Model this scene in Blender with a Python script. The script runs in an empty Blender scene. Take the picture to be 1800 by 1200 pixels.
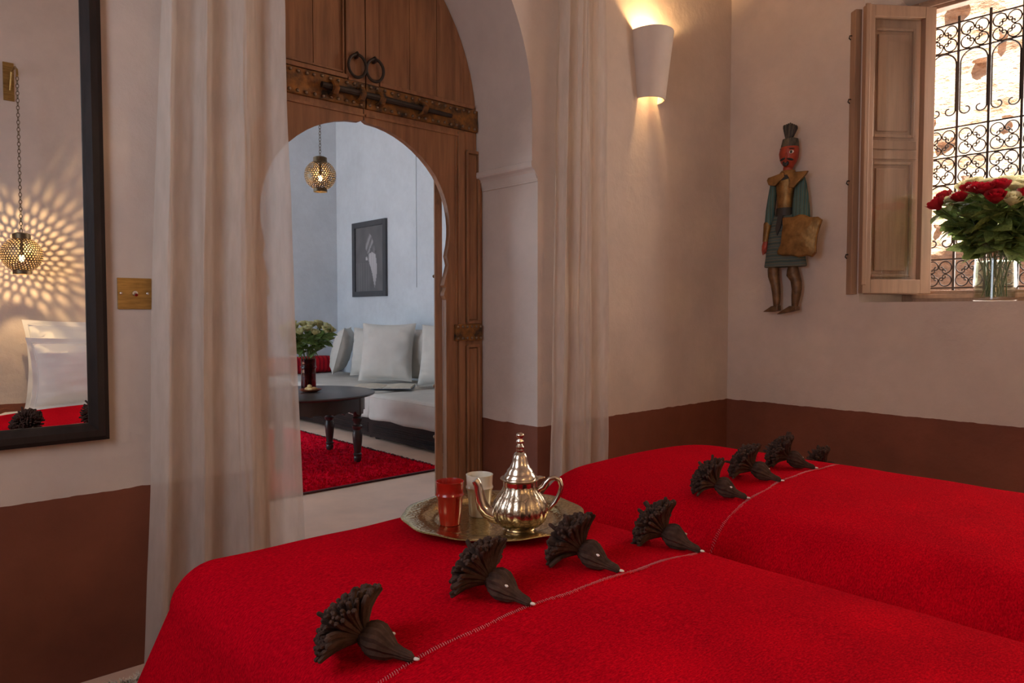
import bpy, bmesh, math, random
from math import sin, cos, pi, radians as R, sqrt
from mathutils import Vector, Matrix, noise
from mathutils.geometry import tessellate_polygon

scene = bpy.context.scene
col = scene.collection
random.seed(7)

# ------------------------------------------------------------------ camera
FPX, YH, CAMH = 1270.0, 550.0, 1.10
CAM = Vector((-4.056, -2.424, CAMH))
yaw, pitch = R(42.5), math.atan((600 - YH) / FPX)
FWD = Vector((sin(yaw) * cos(pitch), cos(yaw) * cos(pitch), -sin(pitch)))
RIGHT = Vector((cos(yaw), -sin(yaw), 0))
UP = RIGHT.cross(FWD)
cd = bpy.data.cameras.new('camera')
cam = bpy.data.objects.new('camera', cd)
col.objects.link(cam)
cd.sensor_width = 36
cd.lens = 36 * FPX / 1800
cd.clip_start = 0.02
cam.location = CAM
cam.rotation_euler = FWD.to_track_quat('-Z', 'Y').to_euler()
scene.camera = cam


def hit(px, py, ax, val):
    """point where the ray of a pixel meets the plane axis = val"""
    d = FPX * FWD + (px - 900) * RIGHT - (py - 600) * UP
    return CAM + d * ((val - CAM[ax]) / d[ax])


# ------------------------------------------------------------------ world, sun, daylight
scene.view_settings.view_transform = 'Standard'
scene.view_settings.look = 'None'
scene.view_settings.exposure = -0.06
scene.view_settings.gamma = 1
scene.view_settings.use_curve_mapping = False
w = bpy.data.worlds.new('sky')
scene.world = w
w.use_nodes = True
bg = w.node_tree.nodes['Background']
bg.inputs[0].default_value = (0.55, 0.72, 1.0, 1)
bg.inputs[1].default_value = 0.7


def lamp(name, kind, loc, energy, color, rot=None, **kw):
    l = bpy.data.lights.new(name, kind)
    l.energy = energy
    l.color = color
    for k, v in kw.items():
        setattr(l, k, v)
    o = bpy.data.objects.new(name, l)
    o.location = loc
    if rot:
        o.rotation_euler = Vector(rot).to_track_quat('-Z', 'Y').to_euler()
    col.objects.link(o)
    return o


lamp('sun', 'SUN', (0, 0, 8), 30.0, (1, 0.93, 0.82), (0.62, 0.18, -0.72), angle=R(0.6))
lamp('window_daylight', 'AREA', (0.75, -1.48, 1.95), 74, (1.0, 0.91, 0.83), (-1, 0, -0.12),
     shape='RECTANGLE', size=1.05, size_y=1.4)
lamp('courtyard_daylight', 'AREA', (-4.5, 3.7, 1.5), 66, (0.68, 0.84, 1.0), (1, 0.0, 0.0),
     shape='RECTANGLE', size=2.0, size_y=2.2)
lamp('side_fill_light', 'AREA', (-4.75, -1.25, 1.75), 20, (0.80, 0.88, 1.0), (1, 0.0, -0.1),  # added cool fill from the left, no window is seen there
     shape='RECTANGLE', size=0.9, size_y=1.2)


# ------------------------------------------------------------------ materials
def nodes_of(name):
    m = bpy.data.materials.new(name)
    m.use_nodes = True
    nt = m.node_tree
    return m, nt, nt.nodes['Principled BSDF']


def noise_tex(nt, vec, scale, detail=4, rough=0.55):
    n = nt.nodes.new('ShaderNodeTexNoise')
    n.inputs['Scale'].default_value = scale
    n.inputs['Detail'].default_value = detail
    n.inputs['Roughness'].default_value = rough
    nt.links.new(vec, n.inputs['Vector'])
    return n


def coords(nt, world=False, stretch=None):
    if world:
        out = nt.nodes.new('ShaderNodeNewGeometry').outputs['Position']
    else:
        out = nt.nodes.new('ShaderNodeTexCoord').outputs['Object']
    if stretch:
        mp = nt.nodes.new('ShaderNodeMapping')
        mp.inputs['Scale'].default_value = stretch
        nt.links.new(out, mp.inputs['Vector'])
        out = mp.outputs['Vector']
    return out


def ramp(nt, fac, stops):
    r = nt.nodes.new('ShaderNodeValToRGB')
    e = r.color_ramp.elements
    while len(e) < len(stops):
        e.new(0.5)
    for i, (p, c) in enumerate(stops):
        e[i].position = p
        e[i].color = (c[0], c[1], c[2], 1)
    nt.links.new(fac, r.inputs['Fac'])
    return r.outputs['Color']


def mixc(nt, fac, a, b, mode='MIX'):
    n = nt.nodes.new('ShaderNodeMix')
    n.data_type = 'RGBA'
    n.blend_type = mode
    for s, i in ((fac, 0), (a, 6), (b, 7)):
        if hasattr(s, 'links') or hasattr(s, 'is_linked'):
            nt.links.new(s, n.inputs[i])
        elif i == 0:
            n.inputs[0].default_value = s
        else:
            n.inputs[i].default_value = (s[0], s[1], s[2], 1)
    return n.outputs[2]


def bump(nt, b, h, strength, dist=0.01):
    n = nt.nodes.new('ShaderNodeBump')
    n.inputs['Strength'].default_value = strength
    n.inputs['Distance'].default_value = dist
    nt.links.new(h, n.inputs['Height'])
    nt.links.new(n.outputs['Normal'], b.inputs['Normal'])


def mat(name, c, rough=0.6, metal=0.0, var=0.15, scale=8, bmp=0.0, bscale=60, stretch=None,
        world=False, bdist=0.004, spec=None, second=None, coat=0):
    m, nt, b = nodes_of(name)
    v = coords(nt, world, stretch)
    n = noise_tex(nt, v, scale)
    lo = second if second else [x * (1 - var) for x in c]
    hi = c if second else [min(1, x * (1 + var)) for x in c]
    nt.links.new(ramp(nt, n.outputs['Fac'], [(0.32, lo), (0.68, hi)]), b.inputs['Base Color'])
    b.inputs['Roughness'].default_value = rough
    b.inputs['Metallic'].default_value = metal
    if spec is not None:
        b.inputs['Specular IOR Level'].default_value = spec
    b.inputs['Coat Weight'].default_value = coat
    if bmp:
        n2 = noise_tex(nt, v, bscale, 5)
        bump(nt, b, n2.outputs['Fac'], bmp, bdist)
    return m


def plaster(name, c, dado=None, dado_z=0.562):
    m, nt, b = nodes_of(name)
    v = coords(nt, True)
    n1 = noise_tex(nt, v, 2.2, 6, 0.6)
    n2 = noise_tex(nt, v, 14, 5, 0.6)
    c1 = ramp(nt, n1.outputs['Fac'], [(0.3, [x * 0.88 for x in c]), (0.7, [min(1, x * 1.08) for x in c])])
    c1 = mixc(nt, 0.25, c1, ramp(nt, n2.outputs['Fac'], [(0.35, [x * 0.82 for x in c]), (0.65, c)]))
    if dado:
        sep = nt.nodes.new('ShaderNodeSeparateXYZ')
        nt.links.new(v, sep.inputs[0])
        ne = noise_tex(nt, v, 9, 3)
        ma = nt.nodes.new('ShaderNodeMath')
        ma.operation = 'MULTIPLY_ADD'
        nt.links.new(ne.outputs['Fac'], ma.inputs[0])
        ma.inputs[1].default_value = 0.018
        nt.links.new(sep.outputs['Z'], ma.inputs[2])
        gt = nt.nodes.new('ShaderNodeMath')
        gt.operation = 'GREATER_THAN'
        nt.links.new(ma.outputs[0], gt.inputs[0])
        gt.inputs[1].default_value = dado_z + 0.009
        dcol = ramp(nt, n1.outputs['Fac'], [(0.3, [x * 0.75 for x in dado]), (0.7, [x * 1.2 for x in dado])])
        c1 = mixc(nt, gt.outputs[0], dcol, c1)
    nt.links.new(c1, b.inputs['Base Color'])
    b.inputs['Roughness'].default_value = 0.62
    b.inputs['Specular IOR Level'].default_value = 0.3
    mx = nt.nodes.new('ShaderNodeMath')
    nt.links.new(n1.outputs['Fac'], mx.inputs[0])
    nt.links.new(n2.outputs['Fac'], mx.inputs[1])
    bump(nt, b, mx.outputs[0], 0.35, 0.012)
    return m



def translucent(m, f):
    nt = m.node_tree
    b = nt.nodes['Principled BSDF']
    t = nt.nodes.new('ShaderNodeBsdfTranslucent')
    nt.links.new(b.inputs['Base Color'].links[0].from_socket, t.inputs['Color'])
    mx = nt.nodes.new('ShaderNodeMixShader')
    mx.inputs[0].default_value = f
    nt.links.new(b.outputs[0], mx.inputs[1])
    nt.links.new(t.outputs[0], mx.inputs[2])
    nt.links.new(mx.outputs[0], nt.nodes['Material Output'].inputs['Surface'])


DADO = (0.18, 0.057, 0.031)
M = {}
M['plaster'] = plaster('tadelakt_plaster', (0.60, 0.505, 0.445), DADO)
M['plaster_plain'] = plaster('plain_plaster', (0.60, 0.505, 0.445))
M['salon_plaster'] = plaster('salon_plaster', (0.66, 0.70, 0.735))
M['floor'] = mat('polished_floor', (0.78, 0.54, 0.41), 0.42, var=0.12, scale=3, bmp=0.08, bscale=20, world=True)
M['door_wood'] = mat('old_brown_door_wood', (0.26, 0.12, 0.055), 0.55, var=0.25, scale=3, bmp=0.25, bscale=9,
                     stretch=(14, 14, 1.2), world=True, bdist=0.003)
M['window_wood'] = mat('pale_window_wood', (0.33, 0.20, 0.13), 0.5, var=0.14, scale=3, bmp=0.2, bscale=9,
                       stretch=(16, 16, 1.2), bdist=0.002)
M['iron'] = mat('wrought_iron', (0.045, 0.035, 0.03), 0.55, 0.6, scale=30)
M['rust'] = mat('worn_painted_iron', (0.32, 0.13, 0.022), 0.6, 0.2, scale=22, second=(0.022, 0.014, 0.01), bmp=0.5, bscale=50)
M['stud'] = mat('old_nail_iron', (0.22, 0.16, 0.11), 0.4, 0.8, scale=40)
M['brass_plate'] = mat('aged_brass', (0.34, 0.21, 0.07), 0.42, 0.85, var=0.25, scale=18, stretch=(1, 1, 6))
M['chrome'] = mat('chrome', (0.7, 0.68, 0.66), 0.15, 1.0, var=0.03)
M['frame_black'] = mat('dark_stained_wood', (0.016, 0.010, 0.009), 0.5, spec=0.3, var=0.3, scale=4, bmp=0.2, bscale=12, stretch=(8, 8, 2))
M['grey_frame'] = mat('charcoal_frame', (0.06, 0.062, 0.068), 0.5, var=0.1)
M['ceramic'] = mat('matt_white_sconce', (0.62, 0.54, 0.49), 0.7, var=0.06, scale=6)
M['white_cloth'] = mat('cream_linen', (0.62, 0.58, 0.52), 0.85, var=0.06, scale=5, bmp=0.3, bscale=320, bdist=0.001)
M['sheet'] = mat('white_cotton', (0.82, 0.79, 0.75), 0.85, var=0.04, scale=5, bmp=0.2, bscale=30, bdist=0.003)
M['yarn'] = mat('brown_wool_yarn', (0.060, 0.034, 0.026), 0.95, var=0.35, scale=60, bmp=0.6, bscale=300, bdist=0.001, spec=0.1)
M['thread'] = mat('white_thread', (0.8, 0.72, 0.66), 0.9)
M['table_wood'] = mat('dark_table_wood', (0.05, 0.038, 0.036), 0.32, var=0.3, scale=7, spec=0.6)
M['sofa_wood'] = mat('dark_sofa_wood', (0.030, 0.017, 0.015), 0.6, var=0.3, scale=6, spec=0.2)
M['lantern_metal'] = mat('pierced_brass', (0.15, 0.11, 0.065), 0.45, 0.85, var=0.2, scale=30)
M['red_bolster'] = None
M['leaf'] = mat('rose_leaf', (0.20, 0.29, 0.09), 0.5, var=0.45, scale=12)
M['stem'] = mat('rose_stem', (0.12, 0.17, 0.06), 0.6, var=0.3)
M['red_rose'] = mat('red_petal', (0.42, 0.008, 0.02), 0.6, var=0.3, scale=30)
M['white_rose'] = mat('cream_petal', (0.72, 0.68, 0.42), 0.65, var=0.12, scale=30)
M['table_rose'] = mat('yellow_cream_petal', (0.66, 0.62, 0.34), 0.65, var=0.15, scale=30)
for k_ in ('leaf', 'red_rose', 'white_rose', 'table_rose'):
    translucent(M[k_], 0.4)
M['pastry'] = mat('golden_pastry', (0.62, 0.42, 0.17), 0.6, var=0.25, scale=60, bmp=0.4, bscale=120)
M['clay_plate'] = mat('glazed_clay', (0.30, 0.07, 0.03), 0.3, var=0.2)
M['page'] = mat('book_page', (0.62, 0.55, 0.44), 0.8, var=0.1, scale=20)
M['book_cover'] = mat('blue_book_cover', (0.06, 0.09, 0.16), 0.5, var=0.1)
M['red_glaze'] = mat('red_glass_glaze', (0.30, 0.012, 0.006), 0.18, var=0.1, spec=0.5)
M['white_glaze'] = mat('white_glass_glaze', (0.62, 0.56, 0.45), 0.2, var=0.05, spec=0.6, coat=0.3)
M['puppet_red'] = mat('painted_red_wood', (0.36, 0.045, 0.018), 0.45, var=0.2, scale=30)
M['puppet_dark'] = mat('painted_black', (0.02, 0.016, 0.014), 0.5)
M['puppet_white'] = mat('painted_white', (0.6, 0.55, 0.48), 0.5)
M['puppet_brass'] = mat('beaten_brass', (0.25, 0.135, 0.045), 0.42, 0.75, var=0.35, scale=22, bmp=0.6, bscale=40, bdist=0.006)
M['puppet_leg'] = mat('brass_clad_leg', (0.14, 0.075, 0.035), 0.45, 0.5, var=0.4, scale=25, bmp=0.5, bscale=40)
M['puppet_hat'] = mat('striped_feather', (0.12, 0.10, 0.07), 0.7, second=(0.02, 0.022, 0.018), scale=5, stretch=(40, 60, 3))
M['stone'] = mat('earth_rubble', (0.72, 0.53, 0.39), 0.95, var=0.3, scale=11, second=(0.46, 0.27, 0.16), bmp=0.9, bscale=22,
                 stretch=(1, 1, 2.2), world=True, bdist=0.05)
M['shag'] = mat('cream_shag', (0.55, 0.47, 0.38), 0.95, var=0.25, scale=30)
M['bulb'] = None


def stripes(name, c1, c2, c3, scale, axis, rough=0.9):
    m, nt, b = nodes_of(name)
    v = coords(nt, False)
    wv = nt.nodes.new('ShaderNodeTexWave')
    wv.bands_direction = axis
    wv.inputs['Scale'].default_value = scale
    wv.inputs['Distortion'].default_value = 1.2
    wv.inputs['Detail'].default_value = 3
    nt.links.new(v, wv.inputs['Vector'])
    n = noise_tex(nt, v, 25)
    a = ramp(nt, wv.outputs['Fac'], [(0.2, c1), (0.5, c2), (0.85, c3)])
    a = mixc(nt, 0.3, a, ramp(nt, n.outputs['Fac'], [(0.3, c1), (0.7, c3)]))
    nt.links.new(a, b.inputs['Base Color'])
    b.inputs['Roughness'].default_value = rough
    b.inputs['Specular IOR Level'].default_value = 0.15
    return m


M['puppet_cloth'] = stripes('striped_teal_cloth', (0.05, 0.10, 0.095), (0.17, 0.14, 0.085), (0.07, 0.15, 0.15), 14, 'Y')
M['puppet_skirt'] = stripes('striped_skirt_cloth', (0.05, 0.08, 0.08), (0.20, 0.16, 0.10), (0.09, 0.12, 0.115), 9, 'Z')
M['red_bolster'] = stripes('red_striped_kilim', (0.55, 0.012, 0.02), (0.50, 0.010, 0.018), (0.20, 0.006, 0.015), 6, 'X')


def red_wool():
    m, nt, b = nodes_of('red_wool_blanket')
    v = coords(nt, True)
    a = noise_tex(nt, v, 5, 5)
    f = noise_tex(nt, coords(nt, True, (1, 2.2, 1)), 150, 4, 0.75)
    sp = noise_tex(nt, v, 420, 2, 0.6)
    c = ramp(nt, a.outputs['Fac'], [(0.3, (0.44, 0.0004, 0.010)), (0.7, (0.60, 0.0006, 0.012))])
    c = mixc(nt, 0.8, c, ramp(nt, f.outputs['Fac'], [(0.30, (0.20, 0.0002, 0.006)), (0.52, (0.60, 0.0006, 0.012)), (0.72, (0.90, 0.006, 0.02))]))
    c = mixc(nt, ramp(nt, sp.outputs['Fac'], [(0.72, (0, 0, 0)), (0.78, (0.5, 0.5, 0.5))]), c, (0.8, 0.20, 0.16))
    nt.links.new(c, b.inputs['Base Color'])
    b.inputs['Roughness'].default_value = 0.95
    b.inputs['Specular IOR Level'].default_value = 0.015
    b.inputs['Sheen Weight'].default_value = 0.0
    b.inputs['Sheen Tint'].default_value = (1, 0.25, 0.25, 1)
    bump(nt, b, f.outputs['Fac'], 0.8, 0.006)
    return m


M['red_wool'] = red_wool()
M['red_rug'] = mat('red_pile', (0.80, 0.003, 0.026), 0.95, var=0.35, scale=30, bmp=0.8, bscale=90, bdist=0.01, spec=0.05)
M['rug_edge'] = mat('dark_rug_edge', (0.07, 0.02, 0.02), 0.95, var=0.4, scale=60)


def curtain_mat():
    m, nt, b = nodes_of('sheer_voile')
    nt.nodes.remove(b)
    out = nt.nodes['Material Output']
    v = coords(nt, True, (1, 1, 0.25))
    n = noise_tex(nt, v, 40, 4)
    c = ramp(nt, n.outputs['Fac'], [(0.3, (0.64, 0.56, 0.49)), (0.7, (0.74, 0.65, 0.58))])
    d = nt.nodes.new('ShaderNodeBsdfDiffuse')
    t = nt.nodes.new('ShaderNodeBsdfTranslucent')
    tr = nt.nodes.new('ShaderNodeBsdfTransparent')
    for x in (d, t):
        nt.links.new(c, x.inputs['Color'])
    m1 = nt.nodes.new('ShaderNodeMixShader')
    m1.inputs[0].default_value = 0.35
    nt.links.new(d.outputs[0], m1.inputs[1])
    nt.links.new(t.outputs[0], m1.inputs[2])
    m2 = nt.nodes.new('ShaderNodeMixShader')
    m2.inputs[0].default_value = 0.24
    nt.links.new(m1.outputs[0], m2.inputs[1])
    nt.links.new(tr.outputs[0], m2.inputs[2])
    nt.links.new(m2.outputs[0], out.inputs['Surface'])
    return m


M['curtain'] = curtain_mat()


def glass(name, c=(1, 1, 1), alpha=0.85, rough=0.02):
    """thin clear sheet: mostly see-through with a mirror-like skin"""
    m, nt, b = nodes_of(name)
    nt.nodes.remove(b)
    out = nt.nodes['Material Output']
    g = nt.nodes.new('ShaderNodeBsdfGlossy')
    g.inputs['Roughness'].default_value = rough
    t = nt.nodes.new('ShaderNodeBsdfTransparent')
    t.inputs['Color'].default_value = (c[0], c[1], c[2], 1)
    lw = nt.nodes.new('ShaderNodeLayerWeight')
    lw.inputs['Blend'].default_value = 0.5
    pw = nt.nodes.new('ShaderNodeMath')
    pw.operation = 'POWER'
    nt.links.new(lw.outputs['Facing'], pw.inputs[0])
    pw.inputs[1].default_value = 4
    f = nt.nodes.new('ShaderNodeMath')
    f.operation = 'MULTIPLY_ADD'
    nt.links.new(pw.outputs[0], f.inputs[0])
    f.inputs[1].default_value = 0.8
    f.inputs[2].default_value = 0.04
    mx = nt.nodes.new('ShaderNodeMixShader')
    nt.links.new(f.outputs[0], mx.inputs[0])
    nt.links.new(t.outputs[0], mx.inputs[1])
    nt.links.new(g.outputs[0], mx.inputs[2])
    nt.links.new(mx.outputs[0], out.inputs['Surface'])
    return m


M['glass'] = glass('clear_glass', (0.985, 0.985, 0.975))
M['red_glass'] = glass('ruby_glass', (0.55, 0.03, 0.05))
M['water'] = glass('vase_water', (0.75, 0.82, 0.74))


def mirror_mat():
    m, nt, b = nodes_of('mirror_silver')
    b.inputs['Base Color'].default_value = (0.92, 0.93, 0.94, 1)
    b.inputs['Metallic'].default_value = 1
    b.inputs['Roughness'].default_value = 0.0
    return m


M['mirror'] = mirror_mat()


def emit(name, c, s):
    """clear glowing bulb: lets the lamp inside it shine out"""
    m, nt, b = nodes_of(name)
    nt.nodes.remove(b)
    e_ = nt.nodes.new('ShaderNodeEmission')
    e_.inputs['Color'].default_value = (c[0], c[1], c[2], 1)
    e_.inputs['Strength'].default_value = s
    t = nt.nodes.new('ShaderNodeBsdfTransparent')
    a = nt.nodes.new('ShaderNodeAddShader')
    nt.links.new(e_.outputs[0], a.inputs[0])
    nt.links.new(t.outputs[0], a.inputs[1])
    nt.links.new(a.outputs[0], nt.nodes['Material Output'].inputs['Surface'])
    return m


M['bulb'] = emit('lit_bulb', (1, 0.72, 0.34), 9)


def engraved(name, c, rough, c2):
    m, nt, b = nodes_of(name)
    v = coords(nt, False)
    n = noise_tex(nt, v, 14, 4)
    vo = nt.nodes.new('ShaderNodeTexVoronoi')
    vo.feature = 'DISTANCE_TO_EDGE'
    vo.inputs['Scale'].default_value = 75
    nt.links.new(v, vo.inputs['Vector'])
    base = ramp(nt, n.outputs['Fac'], [(0.35, c2), (0.65, c)])
    ln = ramp(nt, vo.outputs['Distance'], [(0.0, (0.45, 0.45, 0.45)), (0.12, (1, 1, 1))])
    nt.links.new(mixc(nt, 0.8, base, ln, 'MULTIPLY'), b.inputs['Base Color'])
    b.inputs['Metallic'].default_value = 1
    b.inputs['Roughness'].default_value = rough
    bump(nt, b, vo.outputs['Distance'], 0.35, 0.0025)
    return m


M['silver'] = mat('polished_teapot_metal', (0.62, 0.53, 0.43), 0.2, 1.0, var=0.1, scale=20)
M['silver_engraved'] = engraved('engraved_teapot_metal', (0.60, 0.50, 0.38), 0.27, (0.42, 0.33, 0.22))
M['tray'] = engraved('engraved_tray_brass', (0.74, 0.58, 0.29), 0.2, (0.58, 0.44, 0.20))


# ------------------------------------------------------------------ mesh builder
class MB:
    def __init__(self):
        self.v, self.f = [], []

    def add(self, vs, fs):
        o = len(self.v)
        self.v += [tuple(p) for p in vs]
        self.f += [tuple(i + o for i in q) for q in fs]
        return self

    def box(self, x0, x1, y0, y1, z0, z1):
        return self.add([(x0, y0, z0), (x1, y0, z0), (x1, y1, z0), (x0, y1, z0),
                         (x0, y0, z1), (x1, y0, z1), (x1, y1, z1), (x0, y1, z1)],
                        [(0, 3, 2, 1), (4, 5, 6, 7), (0, 1, 5, 4), (1, 2, 6, 5), (2, 3, 7, 6), (3, 0, 4, 7)])

    def grid(self, fn, nu, nv, closeu=False):
        vs = [fn(i / nu, j / nv) for j in range(nv + 1) for i in range(nu if closeu else nu + 1)]
        n = nu if closeu else nu + 1
        fs = []
        for j in range(nv):
            for i in range(nu):
                a, b2 = i, (i + 1) % n
                fs.append((j * n + a, j * n + b2, (j + 1) * n + b2, (j + 1) * n + a))
        return self.add(vs, fs)

    def lathe(self, prof, n=32, c=(0, 0, 0), rmod=None, cap0=False, cap1=False):
        k = len(prof)
        vs = []
        for (r, z) in prof:
            for i in range(n):
                a = 2 * pi * i / n
                rr = r * (rmod(a, z) if rmod else 1)
                vs.append((c[0] + rr * cos(a), c[1] + rr * sin(a), c[2] + z))
        fs = [(j * n + i, j * n + (i + 1) % n, (j + 1) * n + (i + 1) % n, (j + 1) * n + i)
              for j in range(k - 1) for i in range(n)]
        if cap0:
            fs.append(tuple(range(n - 1, -1, -1)))
        if cap1:
            fs.append(tuple((k - 1) * n + i for i in range(n)))
        return self.add(vs, fs)

    def tube(self, path, rad, n=8, closed=False, flat=1.0):
        path = [Vector(p) for p in path]
        L = len(path)
        rads = rad if isinstance(rad, (list, tuple)) else [rad] * L
        t0 = (path[1] - path[0]).normalized()
        up = Vector((0, 0, 1)) if abs(t0.z) < 0.9 else Vector((1, 0, 0))
        nrm = (up - t0 * up.dot(t0)).normalized()
        vs = []
        for i, p in enumerate(path):
            a = path[(i - 1) % L] if (closed or i > 0) else path[0]
            b2 = path[(i + 1) % L] if (closed or i < L - 1) else path[-1]
            t = (b2 - a)
            t = t.normalized() if t.length > 1e-9 else t0
            nrm = (nrm - t * nrm.dot(t))
            nrm = nrm.normalized() if nrm.length > 1e-9 else Vector((1, 0, 0))
            bn = t.cross(nrm)
            for k in range(n):
                ang = 2 * pi * k / n
                vs.append(p + nrm * (rads[i] * cos(ang)) + bn * (rads[i] * flat * sin(ang)))
        fs = []
        for i in range(L if closed else L - 1):
            j = (i + 1) % L
            for k in range(n):
                fs.append((i * n + k, i * n + (k + 1) % n, j * n + (k + 1) % n, j * n + k))
        if not closed:
            fs.append(tuple(range(n - 1, -1, -1)))
            fs.append(tuple((L - 1) * n + k for k in range(n)))
        return self.add(vs, fs)

    def prism(self, loops, to3, a, b2):
        """loops: outer polygon then holes, in 2D; to3(u, v, w) -> point; extruded from w=a to w=b2"""
        tri = tessellate_polygon([[Vector((p[0], p[1], 0)) for p in lp] for lp in loops])
        flat = [p for lp in loops for p in lp]
        n = len(flat)
        vs = [to3(p[0], p[1], a) for p in flat] + [to3(p[0], p[1], b2) for p in flat]
        fs = [tuple(t) for t in tri] + [tuple(i + n for i in reversed(t)) for t in tri]
        o = 0
        for lp in loops:
            k = len(lp)
            for i in range(k):
                j = (i + 1) % k
                fs.append((o + i, o + j, o + j + n, o + i + n))
            o += k
        return self.add(vs, fs)

    def ell(self, c, r, nu=16, nv=10):
        def fn(u, v):
            a, b2 = 2 * pi * u, -pi / 2 + pi * v
            return (c[0] + r[0] * cos(a) * cos(b2), c[1] + r[1] * sin(a) * cos(b2), c[2] + r[2] * sin(b2))
        return self.grid(fn, nu, nv, True)

    def rbox(self, x0, x1, y0, y1, z0, z1, r, n=10, disp=None):
        lo, hi = Vector((x0, y0, z0)), Vector((x1, y1, z1))

        def put(p):
            q = Vector([min(max(p[i], lo[i] + r), hi[i] - r) for i in range(3)])
            d = p - q
            if d.length > 1e-9:
                p = q + d.normalized() * r
            return p + disp(p) if disp else p
        ts = [i / n for i in range(n + 1)]
        # denser near the edges
        ts = [0.5 - 0.5 * cos(pi * t) for t in ts]
        for ax in range(3):
            a, b2 = (ax + 1) % 3, (ax + 2) % 3
            for side in (0, 1):
                vs, fs = [], []
                for v in ts:
                    for u in ts:
                        p = Vector((0, 0, 0))
                        p[ax] = hi[ax] if side else lo[ax]
                        p[a] = lo[a] + u * (hi[a] - lo[a])
                        p[b2] = lo[b2] + v * (hi[b2] - lo[b2])
                        vs.append(put(p))
                m = n + 1
                for j in range(n):
                    for i in range(n):
                        q = (j * m + i, j * m + i + 1, (j + 1) * m + i + 1, (j + 1) * m + i)
                        fs.append(q if side else q[::-1])
                self.add(vs, fs)
        return self

    def xf(self, mtx):
        self.v = [tuple(mtx @ Vector(p)) for p in self.v]
        return self

    def mesh(self, name, m, bevel=0, smooth=35, merge=True, recalc=True):
        me = bpy.data.meshes.new(name)
        bm = bmesh.new()
        vv = [bm.verts.new(p) for p in self.v]
        for q in self.f:
            try:
                bm.faces.new([vv[i] for i in q])
            except ValueError:
                pass
        if merge:
            bmesh.ops.remove_doubles(bm, verts=bm.verts, dist=1e-5)
        if recalc:
            bmesh.ops.recalc_face_normals(bm, faces=bm.faces)
        if bevel:
            es = [e for e in bm.edges if len(e.link_faces) == 2 and e.calc_face_angle(0) > R(40)]
            bmesh.ops.bevel(bm, geom=es, offset=bevel, segments=2, affect='EDGES', profile=0.6)
        bm.to_mesh(me)
        bm.free()
        if m:
            me.materials.append(m)
        if smooth:
            me.shade_smooth()
            me.set_sharp_from_angle(angle=R(smooth))
        return me

    def build(self, name, m, parent=None, world=True, **kw):
        me = self.mesh(name, M[m] if isinstance(m, str) else m, **kw)
        return place(name, me, parent, world)


def place(name, me, parent=None, world=True):
    o = bpy.data.objects.new(name, me)
    col.objects.link(o)
    if parent:
        o.parent = parent
        if world:
            o.matrix_parent_inverse = Matrix.Translation(-parent.location) if parent.type == 'EMPTY' else Matrix.Identity(4)
    return o


def thing(name, label, cat, loc=(0, 0, 0), group=None, rot=None):
    o = bpy.data.objects.new(name, None)
    o.empty_display_size = 0.05
    o.location = loc
    if rot:
        o.rotation_euler = rot
    col.objects.link(o)
    return tag(o, label, cat, group)


def tag(o, label=None, cat=None, group=None, kind=None):
    if label:
        o['label'] = label
    if cat:
        o['category'] = cat
    if group:
        o['group'] = group
    if kind:
        o['kind'] = kind
    return o


def struct(o, label=None, cat=None):
    return tag(o, label, cat, kind='structure')


def XZ(u, v, w_):
    return (u, w_, v)


def YZ(u, v, w_):
    return (w_, u, v)


def nz(p, s=1.0):
    return noise.noise(Vector(p) * s)


# ================================================================== STRUCTURE
DX, DY = -2.355, 0.40            # door seam, face of the door
H_BED, H_SAL = 3.25, 4.3


def big_arch(inset=0.0, n=22):
    """outline of the deep arched opening, from right foot over the apex to left foot"""
    pts = [(-1.672 - inset, 0.0), (-1.672 - inset, 1.715), (-1.709 - inset, 1.79)]
    cxr, cz, rad = -2.66, 2.02, 0.951 - inset
    top = math.acos((DX - cxr) / rad)
    right = [(cxr + rad * cos(a), cz + rad * sin(a)) for a in [top * i / n for i in range(n + 1)]]
    pts += right
    full = pts + [(2 * DX - x, z) for x, z in reversed(pts[:-1])]
    return full


def rect(u0, u1, v0, v1):
    return [(u0, v0), (u1, v0), (u1, v1), (u0, v1)]


arch = big_arch()
# the arch foot stands on the floor: cut the wall as one polygon with a notch
outer = [(0.0, 0.0), (0.0, H_BED), (-4.6, H_BED), (-4.6, 0.0)] + list(reversed(arch))
wf = MB().prism([outer], XZ, 0.0, 0.47).build('wall_front', 'plaster', smooth=30)
struct(wf, 'plaster wall with arched doorway and brown painted dado', 'wall')

# window opening in the right wall: splayed plaster reveal
WIN = dict(y0=-0.795, y1=-2.16, z0=1.158, z1=2.98)      # at the room face
WFR = dict(y0=-0.90, y1=-2.05, z0=1.158, z1=2.80)       # at the frame
XF = 0.33
o_in = rect(WIN['y1'], WIN['y0'], WIN['z0'], WIN['z1'])
o_fr = rect(WFR['y1'], WFR['y0'], WFR['z0'], WFR['z1'])
wr = MB()
room_rect = rect(-2.75, 0.47, 0, H_BED)
tri = tessellate_polygon([[Vector((p[0], p[1], 0)) for p in lp] for lp in (room_rect, o_in)])
flat = room_rect + o_in
wr.add([(0, p[0], p[1]) for p in flat], [tuple(t) for t in tri])
flat2 = room_rect + o_fr
wr.add([(0.5, p[0], p[1]) for p in flat2], [tuple(t) for t in tessellate_polygon([[Vector((p[0], p[1], 0)) for p in lp] for lp in (room_rect, o_fr)])])
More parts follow.
